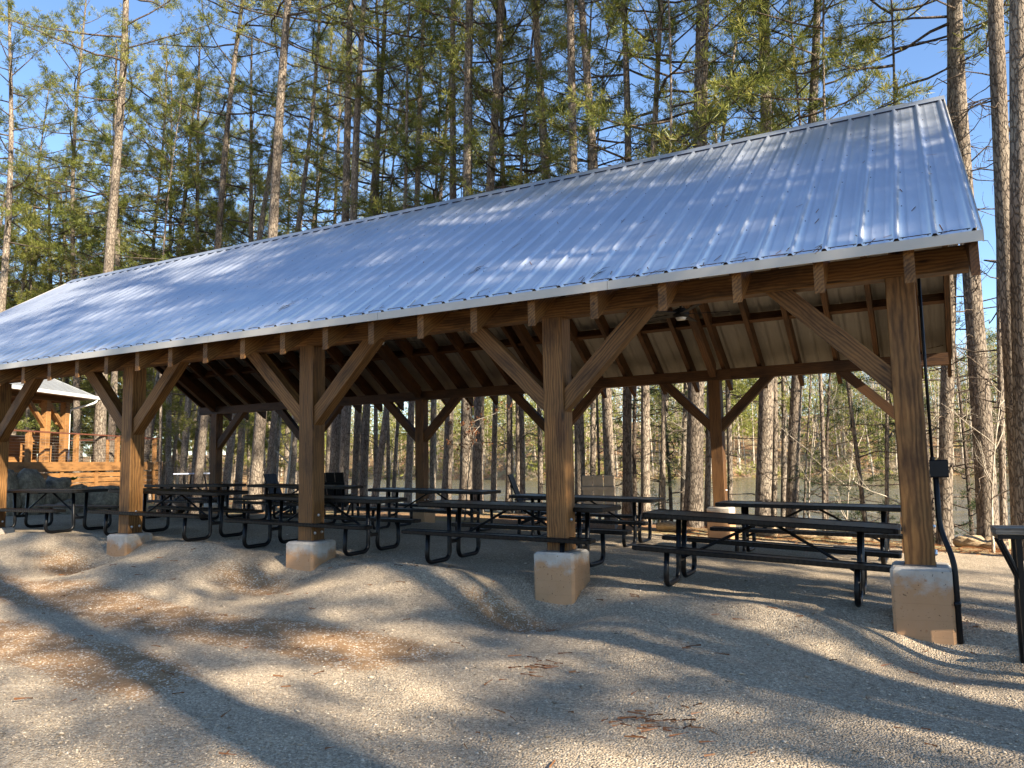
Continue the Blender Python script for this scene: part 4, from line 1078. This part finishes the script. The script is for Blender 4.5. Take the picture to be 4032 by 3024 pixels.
def make_bare(seed, H=9, nb=12, spread=0.6, bark='bark_pale', leaves=None, r0=1.0, depth=3):
    """leafless broadleaf tree: forked limbs"""
    g = np.random.default_rng(seed); paths = []; tips = []
    def grow(p, d, L, r, lev):
        n = 7; s = np.linspace(0, 1, n); pts = [p]; dd = d.copy()
        for k in range(1, n):
            dd = dd + g.normal(scale=0.13, size=3) + np.array([0, 0, 0.04]); dd /= np.linalg.norm(dd); pts.append(pts[-1] + dd * L / (n - 1))
        pts = np.array(pts); paths.append((pts, r * (1 - 0.72 * s)))
        if lev >= depth:
            tips.append((pts[-1], dd)); tips.append((pts[4], dd)); return
        for k in range(nb if lev == 0 else 4 if lev == 1 else 3):
            sp = g.uniform(0.3, 1.0); b = np.array([np.interp(sp, s, pts[:, c]) for c in range(3)])
            nd = dd * (1 - spread) + g.normal(size=3) * np.array([1, 1, 0.5]) * spread; nd[2] += 0.25; nd /= np.linalg.norm(nd)
            grow(b, nd, L * g.uniform(0.28, 0.5), r * (1 - 0.72 * sp) * 0.55, lev + 1)
    z = np.linspace(-0.4, H, 16); crook = 0.25
    tr = np.stack([crook * np.sin(z * 0.5 + seed) - crook * math.sin(seed), crook * np.cos(z * 0.4 + seed) - crook * math.cos(seed), z], -1)
    rt = r0 * (1 - 0.8 * np.clip(z / H, 0, 1)) + 0.4 * r0 * np.exp(-np.clip(z, 0, 9) / 0.3)
    TV, TF = tubes_np([(tr, rt)], 12)
    for k in range(nb):
        h = H * g.uniform(0.22, 0.98); b = np.array([np.interp(h, z, tr[:, c]) for c in range(3)]); a = g.uniform(0, 6.28)
        grow(b, np.array([math.cos(a) * spread, math.sin(a) * spread, g.uniform(0.15, 0.9)]), H * g.uniform(0.18, 0.38), r0 * (1 - 0.8 * h / H) * 0.55 + 0.006, 1)
    BV, BF = tubes_np(paths, 5)
    out = dict(Tm=mesh_np('trunk', TV, TF, M[bark], smooth=True), B=mesh_np('crown', BV, BF, M[bark], smooth=True))
    if leaves:
        P = np.array([t[0] for t in tips]); D = np.array([t[1] for t in tips]); sel = g.random(len(P)) < 0.8
        V, F = tufts_np(P[sel], D[sel], g, 3, (0.06, 0.10), 0.028, 0.9); out['N'] = mesh_np('leaves', V, F, M[leaves])
    return out
BARE = {
    'forked': make_bare(21, 11, 8, 0.6, 'bark_dark', r0=0.16),
    'pale': make_bare(22, 9, 9, 0.5, 'bark_pale', r0=0.06),
    'sapling': make_bare(23, 5, 8, 0.5, 'bark_pale', r0=0.03),
    'beech': make_bare(24, 4.2, 9, 0.6, 'bark_pale', 'brown_leaf', r0=0.03),
}

def put_pine(kind, base, r, tilt=(0, 0), rz=0.0, s=1.0, label=None, group=None, cat='pine tree', name='pine_tree', trunk=None):
    v = PINES[kind]; t = empty(name, base)
    t.rotation_mode = 'QUATERNION'
    d = Vector((tilt[0], tilt[1], 1)).normalized(); q = Vector((0, 0, 1)).rotation_difference(d)
    t.rotation_quaternion = q @ Matrix.Rotation(rz, 3, 'Z').to_quaternion(); t.scale = (s, s, s)
    link(bpy.data.objects.new('trunk', trunk or trunk_mesh(v, r / s)), t)
    link(bpy.data.objects.new('crown', v['N']), t)
    tag(t, label, cat, group); return t

def put_bare(kind, base, s=1.0, rz=0.0, tilt=(0, 0), label=None, group=None, name='bare_tree', cat='bare tree', r=None):
    v = BARE[kind]; t = empty(name, base); t.rotation_mode = 'QUATERNION'
    q = Vector((0, 0, 1)).rotation_difference(Vector((tilt[0], tilt[1], 1)).normalized())
    t.rotation_quaternion = q @ Matrix.Rotation(rz, 3, 'Z').to_quaternion(); t.scale = (s, s, s)
    link(bpy.data.objects.new('trunk', v['Tm']), t); link(bpy.data.objects.new('crown', v['B']), t)
    if 'N' in v: link(bpy.data.objects.new('leaves', v['N']), t)
    tag(t, label, cat, group); return t

def stand_at(u1, u2, d, v1=1850, v2=700):
    """foot on the ground and lean of a trunk seen at u1 (row v1) and u2 (row v2), depth d"""
    a, b = at(u1, v1, d), at(u2, v2, d); dirv = (b - a).normalized()
    p = a.copy()
    for _ in range(6):
        g0 = gz(p.x, p.y); p = a + dirv * ((g0 - a.z) / dirv.z)
    return p, (dirv.x / dirv.z, dirv.y / dirv.z)

# (u at row 1850, u at row 700, width in px, depth, kind, label)
TREES = [
    (389, 416, 46, 31, 'high', 'thick grey pine behind the deck right of the gazebo'),
    (430, 487, 32, 36, 'tall_a', 'slimmer sunlit pine beside the thick grey one behind the deck'),
    (560, 745, 34, 37, 'tall_c', 'pine leaning right beyond the right end of the deck'),
    (632, 690, 14, 33, 'thin', 'very thin dark trunk just right of the deck'),
    (720, 800, 28, 37, 'tall_a', 'leaning pine behind the utility cart'),
    (785, 902, 34, 33, 'high', 'pine rising behind the left rear post'),
    (897, 1018, 31, 35, 'high', 'pine right of the left rear post, leaning right'),
    (942, 1008, 30, 36, 'tall_a', 'pine halfway between the left rear post and third front post'),
    (1010, 1105, 48, 27, 'high', 'stout dark scaly pine left of the third front post'),
    (1062, 1160, 28, 33, 'high', 'pine right of the stout scaly pine, sunlit low down'),
    (1087, 1140, 17, 38, 'thin', 'slim dark trunk touching the third front post'),
    (1152, 1224, 26, 40, 'tall_a', 'pine seen left beside the third front post, far back'),
    (1292, 1330, 23, 40, 'tall_b', 'dark narrow pine right beside the third front post'),
    (1316, 1380, 40, 29, 'high', 'shaded left pine of the pair right of the third front post'),
    (1354, 1412, 40, 28.5, 'high', 'sunlit orange right pine of the pair right of the third front post'),
    (1402, 1440, 31, 30, 'high', 'dark upright pine right of the orange lit pair'),
    (1434, 1472, 31, 30.5, 'bank_a', 'dark pine beside a curved bare limb over the orange bank'),
    (1491, 1640, 28, 28, 'thin', 'smooth grey trunk leaning right before the orange bank'),
    (1530, 1545, 16, 31, 'thin', 'yellowish slim trunk right of the leaning grey one'),
    (1554, 1600, 16, 33, 'thin', 'slim black trunk before the orange bank'),
    (1611, 1655, 28, 29, 'high', 'reddish pine left of the middle back post'),
    (1705, 1725, 26, 31, 'bank_a', 'crooked dark pine right beside the middle back post'),
    (1762, 1805, 38, 26, 'high', 'pale sunlit scaly pine right of the middle back post'),
    (1836, 1850, 50, 24, 'high', 'very thick dark pine, left of a merged pair over the water'),
    (1880, 1905, 46, 24.6, 'high', 'dark pine, right of a merged pair over the water'),
    (2006, 2022, 26, 25, 'bank_b', 'grey pine, leftmost of three slender trunks before the second front post'),
    (2040, 2036, 20, 25.6, 'thin', 'thin trunk in the middle of three before the second front post'),
    (2058, 2062, 22, 25, 'thin', 'dark slender trunk nearest the second front post on its left'),
    (2196, 2172, 46, 24, 'high', 'tall pine hidden below by the second front post'),
    (2284, 2262, 41, 21.4, 'high', 'dark scaly pine right of the second front post'),
    (2360, 2350, 11, 24, 'thin', 'very thin black trunk behind the grey lounge chair'),
    (2399, 2362, 42, 21, 'high', 'scaly pine lit on its right behind the grey lounge chair'),
    (2469, 2458, 38, 21.5, 'snag', 'shaded pine with dead twigs between lounge chair and bright pine'),
    (2541, 2530, 37, 21, 'bank_b', 'black shaded pine left of the slim orange trunk'),
    (2610, 2588, 18, 19.5, 'thin', 'slim orange brown trunk standing alone before the water'),
    (2735, 2752, 68, 20.5, 'high', 'big bright scaly pine with a round shadow on its foot'),
    (2790, 2826, 24, 21.4, 'thin', 'dark thin trunk tucked behind the big bright pine'),
    (3010, 3052, 62, 21.5, 'high', 'thick dark pine right of the first right back post'),
    (3054, 3092, 24, 21.6, 'thin', 'slim brown trunk between the dark and pale thick pines'),
    (3123, 3154, 50, 21.5, 'high', 'pale sunlit pine between the dark pine and the right front post'),
    (3161, 3165, 10, 23, 'thin', 'pencil thin trunk right of the pale sunlit pine'),
    (3246, 3238, 18, 20.5, 'thin', 'small dark trunk before the water left of the right front post'),
    (3384, 3250, 17, 18.6, 'thin', 'thin brown trunk leaning left before the water'),
    (3489, 3470, 16, 18, 'thin', 'thin twiggy trunk just left of the right front post'),
    (3722, 3738, 54, 17.2, 'snag', 'scaly pine with dead branches just right of the right front post'),
    (3880, 3826, 78, 17, 'snag', 'broad dark pine tangled in dead branches beyond the pavilion end'),
    (3946, 3916, 25, 16, 'snag', 'slender sunlit trunk with dead twigs near the right edge'),
    (4012, 3938, 70, 14.6, 'high', 'tall sunlit pine near the right edge behind the nearest trunk'),
    (4046, 4012, 92, 12.6, 'high', 'nearest scaly pine trunk at the right edge'),
    (50, 78, 25, 40, 'tall_c', 'pine above the far left roof corner'),
    (190, 225, 18, 43, 'tall_a', 'slim pine left of the bare forked one above the roof'),
    (248, 270, 20, 45, 'full', 'bushy pine behind the left end of the roof'),
]
for i, (u1, u2, w, d, kind, lab) in enumerate(TREES):
    p, tl = stand_at(u1, u2, d)
    put_pine(kind, p, 0.5 * w / FPX * d, tl, i * 2.1, rnd.uniform(0.92, 1.08) * (0.82 if u1 < 240 else 1.0), lab, 'pines standing round the pavilion')

for i, (u, d) in enumerate([(1660, 30), (1945, 26.5), (2130, 27), (2335, 25), (2600, 25.5), (2690, 27), (2880, 24.5), (3085, 25.5), (1240, 36), (1480, 33)]):
    p, tl = stand_at(u, u + 12, d)
    put_pine('bank_a' if i % 2 else 'bank_b', p, 0.10, tl, i * 1.3 + 0.5, rnd.uniform(0.85, 1.0), 'slim bushy crowned pine on the lake bank behind the pavilion', 'slim bushy pines on the lake bank')

# woods on the land to the left, behind the named pines
TR_W = {k: [trunk_mesh(PINES[k], r) for r in (0.13, 0.17, 0.22)] for k in ('tall_a', 'tall_b', 'tall_c', 'full', 'young', 'thin', 'dark')}
g = np.random.default_rng(77); placed = []
KINDLAB = {'tall_a': 'tall pine in the sunny woods left beyond the pavilion', 'tall_b': 'tall high crowned pine in the woods left beyond the pavilion', 'tall_c': 'wide crowned pine in the woods left beyond the pavilion',
           'full': 'bushy yellow green pine in the woods left beyond the pavilion', 'young': 'young pine in the woods left beyond the pavilion', 'thin': 'thin pole pine in the woods left beyond the pavilion', 'dark': 'low dark evergreen in the woods left beyond the pavilion'}
n = 0
while n < 112:
    ph = g.uniform(43.5, 66); r = 40 + 75 * g.random() ** 1.3
    x = 0.018 - r * math.sin(math.radians(ph)); y = -8.277 + r * math.cos(math.radians(ph))
    if any((x - a) ** 2 + (y - b) ** 2 < 7 for a, b in placed): continue
    placed.append((x, y)); n += 1
    kind = g.choice(['tall_a', 'tall_b', 'tall_c', 'full', 'young', 'thin', 'dark'], p=[.14, .14, .14, .28, .16, .08, .06])
    tr = TR_W[kind][int(g.integers(3))] if kind not in ('young', 'thin') else TR_W[kind][0]
    put_pine(kind, (x, y, gz(x, y)), 0.2, (g.normal(scale=.03), g.normal(scale=.03)), g.uniform(0, 6.28), g.uniform(0.82, 1.08), KINDLAB[kind], KINDLAB[kind].replace(' pine in', ' pines in').replace('evergreen in', 'evergreens in'), trunk=tr)

# understorey: evergreens by the water, leafless trees, brown-leaved beech
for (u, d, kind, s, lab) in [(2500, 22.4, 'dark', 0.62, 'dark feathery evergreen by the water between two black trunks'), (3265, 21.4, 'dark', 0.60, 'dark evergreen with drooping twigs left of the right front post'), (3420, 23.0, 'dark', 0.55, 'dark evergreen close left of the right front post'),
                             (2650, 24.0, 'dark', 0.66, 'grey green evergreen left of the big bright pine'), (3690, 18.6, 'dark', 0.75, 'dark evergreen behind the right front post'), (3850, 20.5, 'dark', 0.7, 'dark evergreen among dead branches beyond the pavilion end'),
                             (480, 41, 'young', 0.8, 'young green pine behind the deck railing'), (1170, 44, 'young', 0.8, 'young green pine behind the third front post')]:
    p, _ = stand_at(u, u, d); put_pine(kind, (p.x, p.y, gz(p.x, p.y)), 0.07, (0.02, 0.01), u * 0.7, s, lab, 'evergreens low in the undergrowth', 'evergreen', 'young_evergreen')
for (u, u2, d, kind, s, lab) in [(1445, 1560, 33, 'forked', 1.0, 'bare forked tree with curved limbs before the orange bank'), (1900, 1960, 27, 'forked', 0.8, 'bare dark tree with sagging limbs over the water'), (1120, 1130, 36, 'pale', 1.0, 'pale leafless tree left of the third front post'),
                             (560, 560, 44, 'pale', 1.35, 'pale leafless tree right of the deck'), (2700, 2720, 25, 'pale', 0.8, 'pale leafless tree left behind the big bright pine'), (3330, 3300, 20, 'sapling', 0.9, 'bare pale sapling with crossing stems left of the right front post'),
                             (3560, 3520, 18, 'sapling', 1.0, 'bare twiggy sapling hidden behind the right front post'), (3905, 3880, 15.4, 'sapling', 0.85, 'pale bare sapling at the bank near the right edge'), (700, 850, 47, 'pale', 1.9, 'tall white leafless tree rising above the roof at left'), (470, 440, 46, 'pale', 1.5, 'pale bushy leafless tree above the left of the roof'),
                             (3180, 3140, 19, 'sapling', 0.8, 'bare sapling with slanting stems beside the pale sunlit pine'), (2080, 2080, 29, 'pale', 0.8, 'bare shrub over the water behind the side on lounge chair')]:
    p, tl = stand_at(u, u2, d); put_bare(kind, (p.x, p.y, gz(p.x, p.y)), s, u * 1.3, tl, lab, 'leafless trees by the lake and in the woods')
p, tl = stand_at(1830, 1830, 21.5); put_bare('beech', (p.x, p.y, gz(p.x, p.y)), 0.75, 0.4, (0, 0), 'sapling with clinging brown leaves before the merged dark pines', None, 'brown_sapling', 'sapling')

# pines off to the right and behind the viewpoint: they throw the shade that dapples roof and drive
SHADE = [(9.5, -5.2, 'tall_a', .2), (12, -3.6, 'tall_c', .2), (14.5, -6.3, 'tall_c', .24), (16, -4.0, 'tall_a', .2), (18.5, -5.4, 'high', .2), (21, -6.0, 'high', .22), (19, -8.0, 'tall_b', .24), (22.5, -7.2, 'high', .2),
         (27, -6.8, 'high', .2), (31, -8.0, 'high', .2), (7.8, -3.2, 'thin', .14), (6.5, -9.5, 'high', .22), (9.2, -8.7, 'high', .24), (13.5, -9.6, 'high', .24), (17, -12.8, 'tall_a', .2), (23, -15, 'tall_a', .22), (16.5, -17, 'tall_c', .22), (10.5, -15.5, 'tall_a', .2),
         (28, -18, 'tall_c', .2), (36, -14, 'tall_b', .2)]
for i, (x, y, kind, r) in enumerate(SHADE):
    put_pine(kind, (x, y, gz(x, y)), r, (0.01, 0.0), i * 1.7, 1.0, 'tall pine standing right of the drive, shading roof and ground', 'pines that shade the drive from the right')

# far-off wood beyond the lake and behind the left woods: one mass
def far_woods():
    g = np.random.default_rng(31); paths = []; bare = []; P = []; D = []; PB = []; DB = []
    N = 760
    for k in range(N):
        if k < 620:
            ph = g.uniform(-16, 46); rf = float(np.interp(ph, *FARR)); r = rf + 2 + 75 * g.random() ** 1.3
            ever = g.random() < 0.42 + 0.25 * (ph > 28)
        else:
            ph = g.uniform(41, 70); r = g.uniform(105, 165); ever = g.random() < 0.7
        x = 0.018 - r * math.sin(math.radians(ph)); y = -8.277 + r * math.cos(math.radians(ph)); z = float(ground_z(np.array([x]), np.array([y]))[0])
        H = g.uniform(11, 21); lean = g.normal(scale=0.04, size=2)
        s = np.linspace(0, 1, 5); pts = np.stack([x + lean[0] * H * s, y + lean[1] * H * s, z - 0.3 + H * s], -1)
        paths.append((pts, (0.11 + 0.10 * g.random()) * (1 - 0.8 * s)))
        nt = 190 if ever else 150
        h = g.uniform(0.12 if g.random() < 0.4 else 0.35, 1.0, nt); rr = (0.5 + 2.6 * np.sin(np.pi * np.clip(0.15 + h * 0.8, 0, 1))) * np.sqrt(g.random(nt)); a = g.uniform(0, 6.28, nt)
        q = np.stack([x + lean[0] * H * h + rr * np.cos(a), y + lean[1] * H * h + rr * np.sin(a), z + H * h + 0.15 * rr], -1)
        d = np.stack([np.cos(a), np.sin(a), np.full(nt, 0.5)], -1)
        if ever: P.append(q); D.append(d)
        else: PB.append(q); DB.append(d + np.array([0, 0, 0.6]))
    for k in range(900):       # brush along the far water's edge
        ph = g.uniform(-16, 46); rf = float(np.interp(ph, *FARR)); r = rf + 0.5 + 9 * g.random()
        x = 0.018 - r * math.sin(math.radians(ph)); y = -8.277 + r * math.cos(math.radians(ph)); z = float(ground_z(np.array([x]), np.array([y]))[0]); nt = 9
        q = np.stack([x + g.normal(scale=.7, size=nt), y + g.normal(scale=.7, size=nt), z + g.uniform(0, 1.6, nt)], -1)
        (PB if g.random() < .75 else P).append(q); (DB if PB and PB[-1] is q else D).append(np.tile([0, 0, 1.0], (nt, 1)))
    TV, TF = tubes_np(paths, 5)
    NV, NF = tufts_np(np.concatenate(P), np.concatenate(D), g, 7, (0.35, 0.75), 0.06, 0.9)
    BV, BF = tufts_np(np.concatenate(PB), np.concatenate(DB), g, 5, (0.5, 1.3), 0.018, 0.6)
    V = np.concatenate([TV, NV, BV]); F = np.concatenate([TF, NF + len(TV), BF + len(TV) + len(NV)])
    mi = np.concatenate([np.zeros(len(TF)), np.ones(len(NF)), np.full(len(BF), 2)])
    o = link(bpy.data.objects.new('far_woods', mesh_np('far_woods', V, F, [M['far_trunk'], M['needles_far'], M['far_twigs']], mi)))
    tag(o, 'far wood of pale trunks and green pines beyond the lake', 'wood', kind='stuff')
far_woods()

# ------------------------------------------------------------------ light
SUN = Vector((3.2, -1.0, 1.95)).normalized()
el = math.asin(SUN.z); az = math.atan2(SUN.x, SUN.y)          # clockwise from +Y
w = bpy.data.worlds.new('World'); scene.world = w; w.use_nodes = True
nt = w.node_tree; nt.nodes.clear()
sky = nt.nodes.new('ShaderNodeTexSky'); sky.sky_type = 'NISHITA'; sky.sun_disc = False
sky.sun_elevation = el; sky.sun_rotation = az; sky.air_density = 1.0; sky.dust_density = 0.1; sky.ozone_density = 4.0; sky.altitude = 600
bg = nt.nodes.new('ShaderNodeBackground'); bg.inputs[1].default_value = 0.09
ow = nt.nodes.new('ShaderNodeOutputWorld'); nt.links.new(sky.outputs[0], bg.inputs[0]); nt.links.new(bg.outputs[0], ow.inputs[0])
ld = bpy.data.lights.new('sun', 'SUN'); ld.energy = 5.0; ld.angle = rad(0.53); ld.color = (1.0, 0.89, 0.72)
so = bpy.data.objects.new('sun', ld); COL.objects.link(so); so.rotation_euler = SUN.to_track_quat('Z', 'Y').to_euler(); so.location = (20, -10, 30)

cd = bpy.data.cameras.new('camera'); cd.sensor_width = 36; cd.lens = FPX / 4032 * 36; cd.clip_end = 2000; cd.clip_start = 0.05
co = bpy.data.objects.new('camera', cd); COL.objects.link(co)
mm = Matrix((RV, UV_, -FV)).transposed().to_4x4(); mm.translation = CAM; co.matrix_world = mm
scene.camera = co

vs = scene.view_settings; scene.display_settings.display_device = 'sRGB'
vs.view_transform = 'Standard'; vs.look = 'None'; vs.exposure = 1.75; vs.gamma = 1.0; vs.use_curve_mapping = False
cy = scene.cycles
cy.max_bounces = 6; cy.diffuse_bounces = 3; cy.glossy_bounces = 3; cy.transmission_bounces = 3; cy.transparent_max_bounces = 4
cy.caustics_reflective = False; cy.caustics_refractive = False; cy.use_denoising = True
cy.sample_clamp_indirect = 6.0
